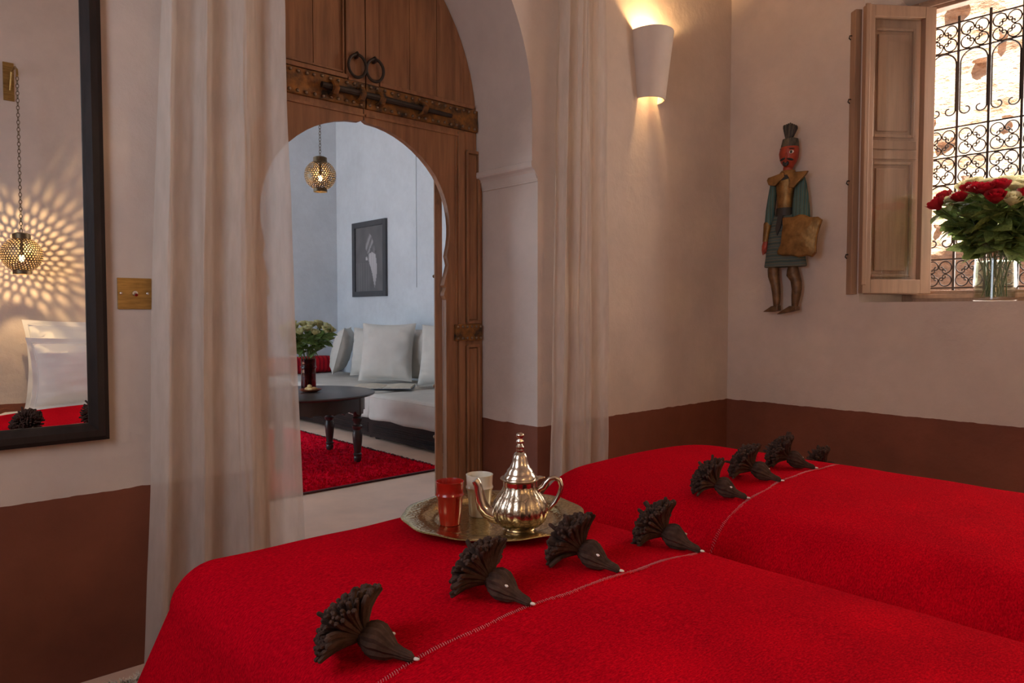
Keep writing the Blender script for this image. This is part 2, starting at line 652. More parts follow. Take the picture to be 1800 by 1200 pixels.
for i in range(4):
    j = (i + 1) % 4
    wr.add([(0, *o_in[i]), (0, *o_in[j]), (XF, *o_fr[j]), (XF, *o_fr[i])], [(0, 1, 2, 3)])
    wr.add([(XF, *o_fr[i]), (XF, *o_fr[j]), (0.5, *o_fr[j]), (0.5, *o_fr[i])], [(0, 1, 2, 3)])
    wr.add([(0, *room_rect[i]), (0, *room_rect[j]), (0.5, *room_rect[j]), (0.5, *room_rect[i])], [(0, 1, 2, 3)])
struct(wr.build('wall_right', 'plaster', smooth=0), 'plaster wall with deep splayed window and brown dado', 'wall')

wb = MB().box(-4.6, 0.5, -2.95, -2.75, 0, H_BED).build('wall_back', 'plaster', smooth=0)
struct(wb, 'plaster wall behind the bed heads with brown dado', 'wall')
# left wall; its opening is unseen, added to let in the fill light
wl = MB().prism([rect(-2.95, 0.47, 0, H_BED), rect(-1.7, -0.8, 1.15, 2.35)], YZ, -4.8, -4.6)
struct(wl.build('wall_left', 'plaster', smooth=0), 'plaster side wall with added opening for fill light', 'wall')
struct(MB().box(-7.2, 0.5, -2.95, 0.47, H_BED, H_BED + 0.2).build('ceiling', 'plaster_plain', smooth=0), 'plain plaster bedroom ceiling with added sun-blocking overhang', 'ceiling')  # runs past the left wall as an added, unseen overhang against the sun
struct(MB().box(-6.5, 0.6, -2.95, 5.65, -0.1, 0.0).build('floor', 'floor', smooth=0), 'polished pinkish beige floor', 'floor')

# salon
XS, YS = 0.28, 5.42
nic = rect(2.4, hit(732, 505, 0, XS).y, hit(732, 505, 0, XS).z, 2.85)
struct(MB().prism([rect(0.47, 5.65, 0, H_SAL), nic], YZ, XS, XS + 0.008).build('wall_salon_right', 'salon_plaster', smooth=0),
       'pale bluish plaster wall behind the cream sofa', 'wall')
struct(MB().box(XS + 0.008, XS + 0.25, 0.47, 5.65, 0, H_SAL).build('wall_salon_niche', 'salon_plaster', smooth=0),
       'pale plaster back of the shallow wall niche', 'wall')
struct(MB().box(-4.6, XS, YS, YS + 0.2, 0, H_SAL).build('wall_salon_far', 'salon_plaster', smooth=0),
       'pale bluish plaster wall at the far end of the sitting room', 'wall')
struct(MB().prism([rect(0.47, 5.65, 0, H_SAL), rect(2.6, 4.8, 0.25, 2.7)], YZ, -4.6, -4.4).build('wall_salon_left', 'salon_plaster', smooth=0),
       'pale plaster wall open to the courtyard', 'wall')
struct(MB().box(-7.2, XS + 0.25, 0.47, 5.65, H_SAL, H_SAL + 0.2).build('ceiling_salon', 'salon_plaster', smooth=0),  # slab extended beyond the courtyard opening, unseen, to keep sunbeams out
       'pale plaster sitting room ceiling with added sun-blocking overhang', 'ceiling')

struct(MB().box(-4.8, 0.6, 0.25, 0.47, H_BED, H_SAL).build('wall_salon_near', 'salon_plaster', smooth=0), 'pale plaster wall above the arched door', 'wall')

# capital mouldings inside the arch
for n_, sgn in ((1, 1), (2, -1)):
    prof = [(0, 1.712), (0.008, 1.714), (0.008, 1.722), (0.004, 1.727), (0.014, 1.745), (0.030, 1.765), (0.043, 1.775), (0.047, 1.783), (0.047, 1.802), (0.037, 1.806), (0, 1.806)]
    if sgn == 1:
        poly = [(-1.670 - x, z) for x, z in prof]
    else:
        poly = [(2 * DX + 1.670 + x, z) for x, z in prof]
    struct(MB().prism([poly], XZ, -0.004, 0.398).build('trim_%d' % n_, 'plaster_plain', smooth=0), 'plaster capital moulding where the arch springs', 'moulding')

# rubble wall across the alley
ow = MB()


def rub(u, v):
    y, z = -6 + 8.5 * u, -0.6 + 6.2 * v
    d = 0.05 * noise.fractal(Vector((y * 1.3, z * 2.4, 0)), 0.9, 2.1, 5) + 0.05 * nz((y * 5, z * 9, 2))
    return (2.1 + d, y, z)


ow.grid(rub, 170, 130)
alley = struct(ow.build('wall_alley', 'stone', smooth=0), 'sunlit rough rubble wall seen through the window grille', 'wall')
for i in range(70):
    y, z = random.uniform(-2.6, 0.9), random.uniform(0.9, 4.2)
    sx, sy, sz = 0.06, random.uniform(0.03, 0.09), random.uniform(0.015, 0.04)
    sm = MB()

    def stone_pt(u, v, y=y, z=z, sy=sy, sz=sz, i=i):
        a, b2 = 2 * pi * u, -pi / 2 + pi * v
        p = Vector((0.07 * cos(a) * cos(b2), sy * sin(a) * cos(b2), sz * sin(b2)))
        p *= 1 + 0.35 * nz((p.x * 9 + i, p.y * 9, p.z * 14))
        return p + Vector((2.07, y, z))
    sm.grid(stone_pt, 8, 4, True)
    sm.build('stone', 'stone', alley, smooth=0)

# ------------------------------------------------------------------ the arched door
door = struct(thing('door_1', 'old brown wooden double door with arched wicket opening and iron band', 'door', (DX, DY, 0)))
WCX, WCZ, WR, WJ = -2.345, 1.505, 0.437, 0.425


def wicket(n=16):
    """right half of the wicket outline from the apex down to the floor"""
    pts = [(DX, 1.952), (DX + 0.018, 1.942)]
    for i in range(1, n + 1):
        a = R(88) - R(88 + 17) * i / n
        pts.append((WCX + (WR + 0.028) * cos(a) * (0.93 + 0.07 * min(1, i / 8)), WCZ + WR * sin(a)))
    x = pts[-1][0]
    pts += [(-1.888, 1.335), (-1.912, 1.255), (-1.918, 1.235), (-1.905, 1.222), (-1.915, 1.20), (-1.918, 1.185), (-1.905, 1.165), (-1.905, 0.0)]
    return pts


wk = wicket()
ar = big_arch(0.004)
half = len(ar) // 2 + 1
right_poly = wk + [p for p in ar[:half]]
dl = MB().prism([right_poly], XZ, DY, DY + 0.03)
leaf_r = dl.build('door_leaf', 'door_wood', door, smooth=0)
left_poly = [(2 * DX - 0.005 - x, z) for x, z in right_poly]
leaf_l = MB().prism([left_poly], XZ, DY, DY + 0.03).build('door_leaf', 'door_wood', door, smooth=0)


def arch_z(x, inset):
    cxr, cz, rad = -2.66, 2.02, 0.951 - inset
    if x < DX:
        x = 2 * DX - x
    return cz + sqrt(max(0, rad * rad - (x - cxr) ** 2))


def board(x0, x1, z0, y0, y1, inset, name='panel_board', parent=None):
    n = 8
    xs = [x0 + (x1 - x0) * i / n for i in range(n + 1)]
    poly = [(x0, z0), (x1, z0)] + [(x, max(z0 + 0.01, arch_z(x, inset))) for x in reversed(xs)]
    return MB().prism([poly], XZ, y0, y1).build(name, 'door_wood', parent, smooth=0)


# upper panels: central stiles, bottom rail mouldings and upright boards
for (x0, x1, leaf) in ((-2.352, -2.288, leaf_r), (-2.440, -2.358, leaf_l)):
    board(x0, x1, 2.108, DY - 0.016, DY, 0.03, 'stile', leaf)
for (xs, leaf) in (([-2.280, -2.115, -1.96, -1.80], leaf_r), ([-2.452, -2.60, -2.755, -2.91], leaf_l)):
    for a, b2 in zip(xs, xs[1:]):
        a, b2 = min(a, b2) + 0.0015, max(a, b2) - 0.0015
        board(a, b2, 2.128, DY - 0.006, DY, 0.05, 'panel_board', leaf)


def strip(pts, wid, name, leaf, y0=DY - 0.014, y1=DY + 0.002, m='door_wood'):
    mb = MB()
    for (xa, za), (xb, zb) in zip(pts, pts[1:]):
        if abs(xa - xb) > abs(za - zb):
            mb.box(min(xa, xb), max(xa, xb), y0, y1, za - wid / 2, za + wid / 2)
        else:
            mb.box(xa - wid / 2, xa + wid / 2, y0, y1, min(za, zb), max(za, zb))
    return mb.build(name, m, leaf, smooth=0, bevel=0.0025)


strip([(-2.446, 2.119), (-2.446, 2.90)], 0.012, 'moulding', leaf_l, DY - 0.020)
strip([(-2.462, 2.126), (-2.462, 2.88)], 0.009, 'moulding', leaf_l, DY - 0.015)
strip([(-2.96, 2.119), (-2.446, 2.119)], 0.018, 'moulding', leaf_l, DY - 0.020)
strip([(-2.97, 2.138), (-2.462, 2.138)], 0.009, 'moulding', leaf_l, DY - 0.014)
strip([(-2.284, 2.119), (-2.284, 2.86)], 0.006, 'moulding', leaf_r, DY - 0.010)
strip([(-2.284, 2.119), (-1.745, 2.119)], 0.018, 'moulding', leaf_r, DY - 0.020)
strip([(-2.75, 1.972), (-2.36, 1.972)], 0.012, 'moulding', leaf_l, DY - 0.008)
strip([(-2.35, 1.972), (-1.83, 1.972)], 0.012, 'moulding', leaf_r, DY - 0.008)
# right hand uprights with narrow framed panels
strip([(-1.812, 0.02), (-1.812, 1.99)], 0.040, 'stile', leaf_r, DY - 0.010)
strip([(-1.845, 0.02), (-1.845, 1.95)], 0.006, 'moulding', leaf_r, DY - 0.007)
for z0, z1 in ((1.055, 1.90), (0.03, 0.935)):
    f = MB()
    for a in (-1.778, -1.704):
        f.box(a - 0.006, a + 0.006, DY - 0.016, DY + 0.002, z0, z1)
    for z in (z0, z1):
        f.box(-1.778, -1.704, DY - 0.016, DY + 0.002, z - 0.008, z + 0.008)
    f.build('panel_frame', 'door_wood', leaf_r, smooth=0, bevel=0.002)
    MB().box(-1.768, -1.714, DY - 0.006, DY + 0.002, z0 + 0.012, z1 - 0.012).build('panel', 'door_wood', leaf_r, smooth=0, bevel=0.003)
# iron band, nails, bolt
stud_me = MB().ell((0, 0, 0), (0.0075, 0.0065, 0.0075), 10, 6).mesh('stud', M['stud'])
for (x0, x1, leaf) in ((-2.990, -2.359, leaf_l), (-2.351, -1.716, leaf_r)):
    bandm = MB()

    def bf(u, v, x0=x0, x1=x1):
        x, z = x0 + (x1 - x0) * u, 2.002 + 0.104 * v
        return (x, DY - 0.016 + 0.0035 * nz((x * 18, z * 18, 1)), z)
    bandm.grid(bf, 60, 8)
    bandm.box(x0, x1, DY - 0.012, DY, 2.0, 2.106)
    band = bandm.build('iron_band', 'rust', door, recalc=False)
    n = 17
    for i in range(n):
        for z in (2.013, 2.093):
            s = place('stud', stud_me, band)
            s.location = (x0 + (x1 - x0) * (i + 0.5) / n + random.uniform(-.004, .004), DY - 0.018, z + random.uniform(-.003, .003))
            s.location -= Vector((0, 0, 0))
bolt = MB().tube([(-2.58, DY - 0.040, 2.052), (-2.30, DY - 0.042, 2.050), (-1.90, DY - 0.040, 2.045)], [0.013, 0.015, 0.010], 10)
bolt = bolt.build('bolt', 'iron', door)
for x in (-2.52, -2.39, -2.29, -2.06):
    MB().tube([(x, DY - 0.012, 2.078), (x, DY - 0.045, 2.070), (x, DY - 0.058, 2.050), (x, DY - 0.045, 2.030), (x, DY - 0.012, 2.022)], [0.010] * 5, 8, flat=1.6).build('bolt_keeper', 'rust', bolt)
st = MB().box(-1.858, -1.690, DY - 0.018, DY, 0.963, 1.044).build('iron_strap', 'rust', door, smooth=0, bevel=0.003)
for i in range(6):
    for z in (0.975, 1.032):
        s = place('stud', stud_me, st)
        s.location = (-1.845 + 0.029 * i, DY - 0.019, z)
for x, leaf in ((-2.407, leaf_l), (-2.318, leaf_r)):
    r_ = MB().tube([(x + 0.043 * sin(a), DY - 0.034 - 0.004 * cos(a), 2.168 + 0.047 * cos(a)) for a in [2 * pi * i / 28 for i in range(28)]], 0.0065, 8, True)
    r_ = r_.build('ring_pull', 'iron', door)
    MB().tube([(x, DY + 0.0, 2.222), (x, DY - 0.035, 2.224), (x, DY - 0.044, 2.214), (x, DY - 0.034, 2.205), (x, DY - 0.0, 2.207)], 0.006, 8).build('staple', 'iron', r_)
# the open half leaf of the wicket, swung into the sitting room
hx, hy = -1.902, 0.435
tip = hit(774.5, 600, 1, 0.80)
dirv = Vector((tip.x - hx, tip.y - hy, 0))
dirv = dirv.normalized()
nrm = Vector((-dirv.y, dirv.x, 0))


def leaf3(u, v, w_):
    p = Vector((hx, hy, 0)) + dirv * u + nrm * w_
    return (p.x, p.y, v)


lp = [(0, 0.01), (0.42, 0.01), (0.42, 1.93)] + [(0.42 - 0.42 * sin(a), 1.50 + 0.43 * cos(a)) for a in [pi / 2 * i / 10 for i in range(1, 11)]]
wleaf = MB().prism([lp], leaf3, 0.0, 0.035).build('wicket_leaf', 'door_wood', door, smooth=0)
wleaf['label'] = 'open wicket leaf swung into the sitting room'
for z in (0.42, 0.70, 1.3):
    p = Vector(leaf3(0.40, z, 0.036))
    MB().ell(p, (0.009, 0.009, 0.009), 10, 6).build('nail', 'stud', wleaf)

# ------------------------------------------------------------------ window frame and casement
win = struct(thing('window_1', 'pale wooden window frame in the splayed plaster reveal', 'window', (XF, -1.475, 1.16)))
fr = MB()
fy0, fy1, fz0, fz1 = WFR['y0'], WFR['y1'], 1.160, 2.80
for (ya, yb, za, zb, nm) in ((fy0, fy0 - 0.055, fz0, fz1, 'frame_jamb'), (fy1 + 0.055, fy1, fz0, fz1, 'frame_jamb'),
                             (fy0 - 0.055, fy1 + 0.055, fz0, 1.222, 'frame_sill_rail'), (fy0 - 0.055, fy1 + 0.055, fz1 - 0.06, fz1, 'frame_head')):
    MB().box(XF - 0.01, XF + 0.055, min(ya, yb), max(ya, yb), za, zb).build(nm, 'window_wood', win, smooth=0, bevel=0.004)
    if nm != 'frame_jamb':
        MB().box(XF - 0.025, XF - 0.01, min(ya, yb), max(ya, yb), (za + zb) / 2 - 0.012, (za + zb) / 2 + 0.012).build('frame_bead', 'window_wood', win, smooth=0, bevel=0.004)

# open casement leaf: glazed sash over a panelled wooden shutter
HP = hit(1627, 515, 0, 0.30)
FP = hit(1508, 515, 0, -0.015)
cw = Vector((FP.x - HP.x, FP.y - HP.y, 0))
CW = cw.length
cw.normalize()
cn = Vector((cw.y, -cw.x, 0))
if cn.dot(CAM - HP) < 0:
    cn = -cn
CZ0, CZ1 = 1.206, 2.735


def cas(u, v, w_):
    p = Vector((HP.x, HP.y, 0)) + cw * u + cn * w_
    return (p.x, p.y, v)


def cbox(u0, u1, z0, z1, w0, w1, name, m, parent, bev=0.003):
    mb = MB()
    mb.prism([rect(u0, u1, z0, z1)], cas, w0, w1)
    return mb.build(name, m, parent, smooth=0, bevel=bev)


csm = thing('casement', 'open wooden casement with glass over panelled shutter', 'casement', (HP.x, HP.y, CZ0))
tag(csm, 'open wooden window casement with glass over a panelled shutter', 'shutter')
st_w = 0.062
cbox(0, st_w, CZ0, CZ1, 0, 0.04, 'hinge_stile', 'window_wood', csm)
cbox(CW - 0.045, CW, CZ0, CZ1, 0, 0.04, 'free_stile', 'window_wood', csm)
cbox(CW - 0.014, CW + 0.012, CZ0 + 0.045, CZ1, 0.04, 0.052, 'cover_moulding', 'window_wood', csm)
cbox(st_w, CW - 0.045, CZ1 - 0.06, CZ1, 0, 0.04, 'top_rail', 'window_wood', csm)
cbox(st_w, CW - 0.045, CZ0, CZ0 + 0.075, 0, 0.04, 'bottom_rail', 'window_wood', csm)
cbox(st_w - 0.004, CW - 0.041, CZ0 + 0.071, CZ1 - 0.056, 0.012, 0.015, 'glass_pane', 'glass', csm, 0)
sh = cbox(0.03, CW + 0.030, CZ0 - 0.004, CZ1 - 0.004, -0.075, -0.018, 'shutter', 'window_wood', csm)
zm = 1.985
cbox(st_w, CW - 0.045, zm - 0.05, zm - 0.003, -0.018, -0.010, 'shutter_rail', 'window_wood', sh)
cbox(st_w, CW - 0.045, zm + 0.003, zm + 0.05, -0.018, -0.010, 'shutter_rail', 'window_wood', sh)
for (z0, z1) in ((CZ0 + 0.09, zm - 0.065), (zm + 0.065, CZ1 - 0.10)):
    u0, u1 = st_w + 0.022, CW - 0.062
    for (a, b2, c_, d) in ((u0, u0 + 0.016, z0, z1), (u1 - 0.016, u1, z0, z1), (u0 + 0.016, u1 - 0.016, z0, z0 + 0.016), (u0 + 0.016, u1 - 0.016, z1 - 0.016, z1)):
        cbox(a, b2, c_, d, -0.020, -0.004, 'panel_moulding', 'window_wood', sh, 0.004)
    cbox(u0 + 0.034, u1 - 0.034, z0 + 0.034, z1 - 0.034, -0.020, -0.008, 'shutter_panel', 'window_wood', sh, 0.005)
for z in (2.60, 2.26, 1.82, 1.42):
    p = Vector(cas(CW + 0.031, z, -0.05))
    MB().tube([p, p + cw * 0.012, p + cw * 0.016 + Vector((0, 0, -0.014)), p + cw * 0.006 + Vector((0, 0, -0.022))], 0.0035, 6).build('latch_hook', 'iron', csm)

# ------------------------------------------------------------------ iron grille
XG = 0.50
gr = thing('window_grille', 'wrought iron window grille of scrolls and arched bars', 'grille', (XG, -1.475, 1.2))
ZL = [2.70, 2.545, 2.13, 1.967, 1.816, 1.401, 1.241]
NC = 7
GY0, GS = -0.955, 0.150
for i in range(NC + 1):
    y = GY0 - GS * i
    MB().box(XG - 0.006, XG + 0.006, y - 0.006, y + 0.006, 1.19, 2.735).build('upright_bar', 'iron', gr, smooth=0)
for z in ZL:
    MB().box(XG - 0.008, XG + 0.004, GY0 - GS * NC - 0.02, GY0 + 0.02, z - 0.004, z + 0.004).build('cross_bar', 'iron', gr, smooth=0)


def cscroll():
    """one C scroll filling the upper right quarter of a unit cell (half size 1)"""
    pts = []
    c, r = 0.50, 0.46
    spir = []
    for i in range(15):          # inner curl to outer
        t = i / 14
        a = R(200 + 330 * (1 - t))
        spir.append((a, 0.10 + 0.13 * t))
    n = 26
    arc = [(R(170) - R(250) * i / n) for i in range(n + 1)]
    A = [(c + r * cos(a), c + r * sin(a)) for a in arc]
    # curl at both ends, tangent to the arc and turning inward
    def curl(end, sgn):
        a0 = arc[0] if end == 0 else arc[-1]
        x, y = c + r * cos(a0), c + r * sin(a0)
        hd = a0 + sgn * pi / 2
        out, step, k = [], 0.05, 1 / r
        for i in range(22):
            k = 1 / r + (1 / 0.10 - 1 / r) * min(1, i / 12)
            hd += sgn * step * k
            x += step * cos(hd)
            y += step * sin(hd)
            out.append((x, y))
            step *= 0.965
        return out
    e0 = curl(0, 1)
    e1 = curl(1, -1)
    return list(reversed(e0)) + A + e1


cs = cscroll()
ha, hb = GS / 2 - 0.008, 0.072
quads = []
for sy, sz in ((1, 1), (-1, 1), (-1, -1), (1, -1)):
    mb = MB().tube([(0, sy * p[0] * ha, sz * p[1] * hb) for p in cs], 0.0036, 6)
    quads.append(mb.mesh('scroll', M['iron']))
for (zt, zb) in ((ZL[0], ZL[1]), (ZL[2], ZL[3]), (ZL[3], ZL[4]), (ZL[5], ZL[6])):
    for i in range(NC):
        for me in quads:
            s = place('scroll', me, gr)
            s.location = (XG, GY0 - GS * (i + 0.5), (zt + zb) / 2)
ah = 0.415 - 0.012


def hairpin():
    a = GS / 2 - 0.011
    pts = []
    # left curl, up the left leg, over the arch, down, right curl
    curl = []
    for i in range(20):
        t = i / 19
        ang = pi + (1.55 * pi) * t
        rr = 0.030 * (1 - 0.62 * t)
        curl.append((-a + 0.030 + rr * cos(ang), -ah + 0.085 + rr * sin(ang)))
    leftleg = [(-a, -ah + 0.085 + (ah - 0.085 - a) * i / 6) for i in range(7)]
    top = [(-a * cos(t), -a + a * sin(t)) for t in [pi / 2 * i / 8 for i in range(1, 9)]]
    half_ = list(reversed(curl)) + leftleg[1:] + top
    return half_ + [(-x, z) for x, z in reversed(half_[:-1])]


hp_me = MB().tube([(0, y, z) for y, z in hairpin()], 0.0042, 6).mesh('arched_bar', M['iron'])
for zt in (ZL[1], ZL[4]):
    for i in range(NC):
        s = place('arched_bar', hp_me, gr)
        s.location = (XG, GY0 - GS * (i + 0.5), zt - 0.003)

# ================================================================== BEDS
class Bed:
    def __init__(s, x0, x1, yf, yh, zt, r, crown):
        s.x0, s.x1, s.yf, s.yh, s.zt, s.r, s.crown = x0, x1, yf, yh, zt, r, crown
        s.hw = (x1 - x0) / 2

    def ztop(s, d):
        """height of the cloth at distance d inside the edge"""
        z = s.zt + s.crown * (1 - (1 - min(1, max(0, d) / s.hw)) ** 2) - s.crown
        if d < s.r:
            z -= s.r * (1 - sqrt(max(0, 1 - ((s.r - max(0, d)) / s.r) ** 2))) * 0.9
        return z

    def z(s, x, y):
        return s.ztop(min(x - s.x0, s.x1 - x, s.yf - y))

    def outline(s, d, n_side=40, n_cor=10, n_foot=34):
        Rc = getattr(s, 'Rc', 0.16)
        x0, x1, yf = s.x0 + d, s.x1 - d, s.yf - d
        rc = max(0.0, Rc - d)
        out = []
        for i in range(n_side):
            out.append((x0, s.yh + (yf - rc - s.yh) * i / n_side))
        for i in range(n_cor):
            a = pi - pi / 2 * i / n_cor
            out.append((x0 + rc + rc * cos(a), yf - rc + rc * sin(a)))
        for i in range(n_foot):
            out.append((x0 + rc + (x1 - x0 - 2 * rc) * i / n_foot, yf))
        for i in range(n_cor):
            a = pi / 2 - pi / 2 * i / n_cor
            out.append((x1 - rc + rc * cos(a), yf - rc + rc * sin(a)))
        for i in range(n_side + 1):
            out.append((x1, yf - rc + (s.yh - yf + rc) * i / n_side))
        return out

    def cover(s, zlow, seed):
        mb = MB()
        ds = [s.hw * (1 - (i / 22)) + s.r * (i / 22) for i in range(22)]
        ds += [s.r * (1 - sin(pi / 2 * i / 12)) for i in range(13)]
        rings = []
        for d in ds:
            z = s.ztop(d)
            rings.append([(x, y, z + 0.004 * nz((x * 5, y * 5, seed)) * min(1, d / 0.05) + 0.0) for x, y in s.outline(d)])
        ze = rings[-1][0][2]
        nd = 14
        base = s.outline(0)
        for k in range(1, nd + 1):
            t = k / nd
            z = ze + (zlow - ze) * t
            ring = []
            L = len(base)
            for i, (x, y) in enumerate(base):
                a, b2 = Vector(base[max(0, i - 1)]), Vector(base[min(L - 1, i + 1)])
                tg = (b2 - a).normalized()
                nr = Vector((-tg.y, tg.x))
                ph = i * 0.33 + seed
                corner = math.exp(-((i - 45) / 6.0) ** 2) + math.exp(-((i - 89) / 6.0) ** 2)
                off = t * (0.012 + (0.095 if i < 45 and seed < 2 else 0.0) + 0.014 * sin(ph) + 0.009 * sin(ph * 2.3 + 1)) + corner * (0.06 if seed < 2 else 0.02) * t
                ring.append((x + nr.x * off, y + nr.y * off, z))
            rings.append(ring)
        n = len(rings[0])
        vs = [p for r_ in rings for p in r_]
        fs = [(j * n + i, j * n + i + 1, (j + 1) * n + i + 1, (j + 1) * n + i) for j in range(len(rings) - 1) for i in range(n - 1)]
        return mb.add(vs, fs)


bed1 = Bed(-3.575, -2.555, -0.735, -2.24, 0.582, 0.085, 0.040)
bed1.Rc = 0.11
bed2 = Bed(-2.440, -1.330, -0.560, -2.20, 0.585, 0.20, 0.035)
bed2.Rc = 0.34


def tassel(parent, tipx, tipy, b, ang, seed, sc=0.90):
    """wool tassel sewn to the seam by its tip: bound head, neck, fanned tuft"""
    rnd = random.Random(seed)
    mtx = Matrix.Translation((tipx, tipy, b.z(tipx, tipy) + 0.002)) @ Matrix.Rotation(ang, 4, 'Z') @ Matrix.Scale(sc, 4)
    h = MB()

    def rm(a, z):
        return 1 + 0.07 * sin(a * 13)
    prof = [(0.004, 0.0), (0.0085, 0.006), (0.010, 0.022), (0.0125, 0.034), (0.022, 0.046), (0.029, 0.060), (0.030, 0.072), (0.026, 0.085), (0.018, 0.093), (0.017, 0.098)]
    h.lathe(prof, 52, rmod=rm, cap0=True, cap1=True)
    # lathe runs up Z: lay it along X, resting on the cloth
    h.xf(Matrix.Rotation(R(90), 4, 'Y'))
    zc = [(0.0, 0.006), (0.03, 0.013), (0.06, 0.029), (0.1, 0.034)]

    def lift(x):
        for (a, za), (c_, zb) in zip(zc, zc[1:]):
            if x <= c_:
                return za + (zb - za) * (x - a) / (c_ - a)
        return zc[-1][1]
    h.v = [(x, y, z + lift(max(0, x))) for x, y, z in h.v]
    h.xf(mtx)
    head = h.build('wool_tassel', 'yarn', parent)
    tf = MB()
    k = 0
    ax = Vector((cos(R(30)), 0, sin(R(30))))
    ay = Vector((0, 1, 0))
    az = ax.cross(ay)
    while k < 270:
        th = 1.28 * sqrt(rnd.random())
        ph = rnd.uniform(0, 2 * pi)
        d = (ax * cos(th) + ay * (0.75 * sin(th) * cos(ph)) + az * (sin(th) * sin(ph))).normalized()
        if d.z < -0.36:
            continue
        k += 1
        L = rnd.uniform(0.072, 0.081) * (1.0 if rnd.random() > 0.03 else 1.18)
        side_ = d - ax * cos(th)
        p0 = Vector((0.094, 0, 0.034)) + side_ * 0.010
        sw = Vector((rnd.uniform(-1, 1), rnd.uniform(-1, 1), rnd.uniform(-1, 1))) * 0.003
        pts = [p0 + d * (L * t) + ax * (0.010 * sin(th) * sin(t * pi)) + sw * sin(t * 3) for t in (0, 0.25, 0.5, 0.75, 0.96, 1.0)]
        pts = [Vector((p.x, p.y, max(0.005, p.z))) for p in pts]
        r0 = rnd.uniform(0.0042, 0.0052)
        tf.tube(pts, [r0 * 0.6, r0 * 0.9, r0 * 1.05, r0 * 1.1, r0 * 1.0, r0 * 0.6], 6)
    tf.xf(mtx)
    t_ = tf.build('yarn_tuft', 'yarn', head)
    tag(t_, kind='stuff')
    for c_, r_ in (((-0.004, 0, 0.005), (0.007, 0.0035, 0.003)), ((0.046, rnd.choice((-1, 1)) * 0.017, 0.036), (0.005, 0.002, 0.003))):
        MB().ell(c_, r_, 8, 5).xf(mtx).build('white_knot', 'thread', head)
    return head


def stitches(parent, b, y, amp):
    mb = MB()
    n = 230
    for i in range(n):
        x = b.x0 + 0.004 + (b.x1 - b.x0 - 0.008) * i / n
        yy = y(x) + 0.006 * sin(x * 9) + 0.003 * sin(x * 31)
        z0 = b.z(x, yy)
        dx = 0.0035
        z1 = b.z(x + dx, yy)
        s = 1 if i % 2 else -1
        l = random.uniform(0.003, 0.006)
        mb.tube([(x, yy - l, z0 + 0.0005), (x + dx * 0.5, yy, (z0 + z1) / 2 + 0.0016), (x + dx, yy + l, z1 + 0.0005)], 0.0006, 4)
    o = mb.build('seam_stitching', 'thread_red', parent)
    tag(o, kind='stuff')
    xs = [b.x0 + 0.004 + (b.x1 - b.x0 - 0.008) * i / 80 for i in range(81)]
    rd = MB().tube([(x, y(x) - 0.004 + 0.006 * sin(x * 9), b.z(x, y(x)) - 0.001) for x in xs], 0.0026, 8)
    rd.build('seam_ridge', 'red_wool', parent)


M['thread_red'] = mat('pale_red_thread', (0.62, 0.20, 0.19), 0.9)

for b, xl, lab in ((bed1, 'near', 'low single bed with white mattress under the red blanket with the tray'),
                   (bed2, 'far', 'low single bed with white mattress under the red blanket by the window wall')):
    root = thing('single_bed', lab, 'bed', ((b.x0 + b.x1) / 2, -1.7, 0), 'twin beds')
    MB().rbox(b.x0 + 0.07, b.x1 - 0.07, -2.73, b.yf - 0.14, 0.26, b.zt - 0.052, 0.11, 14).build('mattress', 'sheet', root)
    MB().box(b.x0 + 0.07, b.x1 - 0.07, -2.72, b.yf - 0.10, 0.08, 0.27).build('bed_base', 'sofa_wood', root, smooth=0, bevel=0.01)
    for x in (b.x0 + 0.12, b.x1 - 0.12):
        for y in (-2.65, b.yf - 0.17):
            MB().box(x - 0.03, x + 0.03, y - 0.03, y + 0.03, 0, 0.085).build('leg', 'sofa_wood', root, smooth=0, bevel=0.004)

bs1 = bed1.cover(0.10, 1.0).build('bedspread', 'red_wool', smooth=60, recalc=False)
tag(bs1, 'red wool blanket with brown tassels on the bed with the tea tray', 'blanket', 'red blankets')
bs2 = bed2.cover(0.10, 5.0).build('bedspread', 'red_wool', smooth=60, recalc=False)
tag(bs2, 'red wool blanket with brown tassels on the bed by the window wall', 'blanket', 'red blankets')


def on_bed(px, py, b):
    z = b.zt
    for _ in range(12):
        p = hit(px, py, 2, z)
        z = 0.5 * z + 0.5 * b.z(min(max(p.x, b.x0), b.x1), p.y)
    return p


for bs, b, tips, sd in ((bs1, bed1, ((728, 1165, 122), (932, 1066, 106), (1090, 1008, 106), (1212, 967, 104)), 10),
                        (bs2, bed2, ((1312, 878, 108), (1375, 848, 104), (1432, 825, 112), (1480, 806, 108)), 30)):
    P = [on_bed(px, py, b) for px, py, _ in tips]
    n_ = len(P) - 1
    mx_, my_ = sum(p.x for p in P[:3]) / 3, sum(p.y for p in P[:3]) / 3
    sl_ = sum((p.x - mx_) * (p.y - my_) for p in P[:3]) / sum((p.x - mx_) ** 2 for p in P[:3])
    stitches(bs, b, lambda x: my_ + sl_ * (x - mx_), 0)
    for k, (p, (_, _, a)) in enumerate(zip(P, tips)):
        x = min(max(p.x, b.x0 + 0.03), b.x1 - 0.05)
        tassel(bs, x, my_ + sl_ * (x - mx_), b, R(a), sd + k)


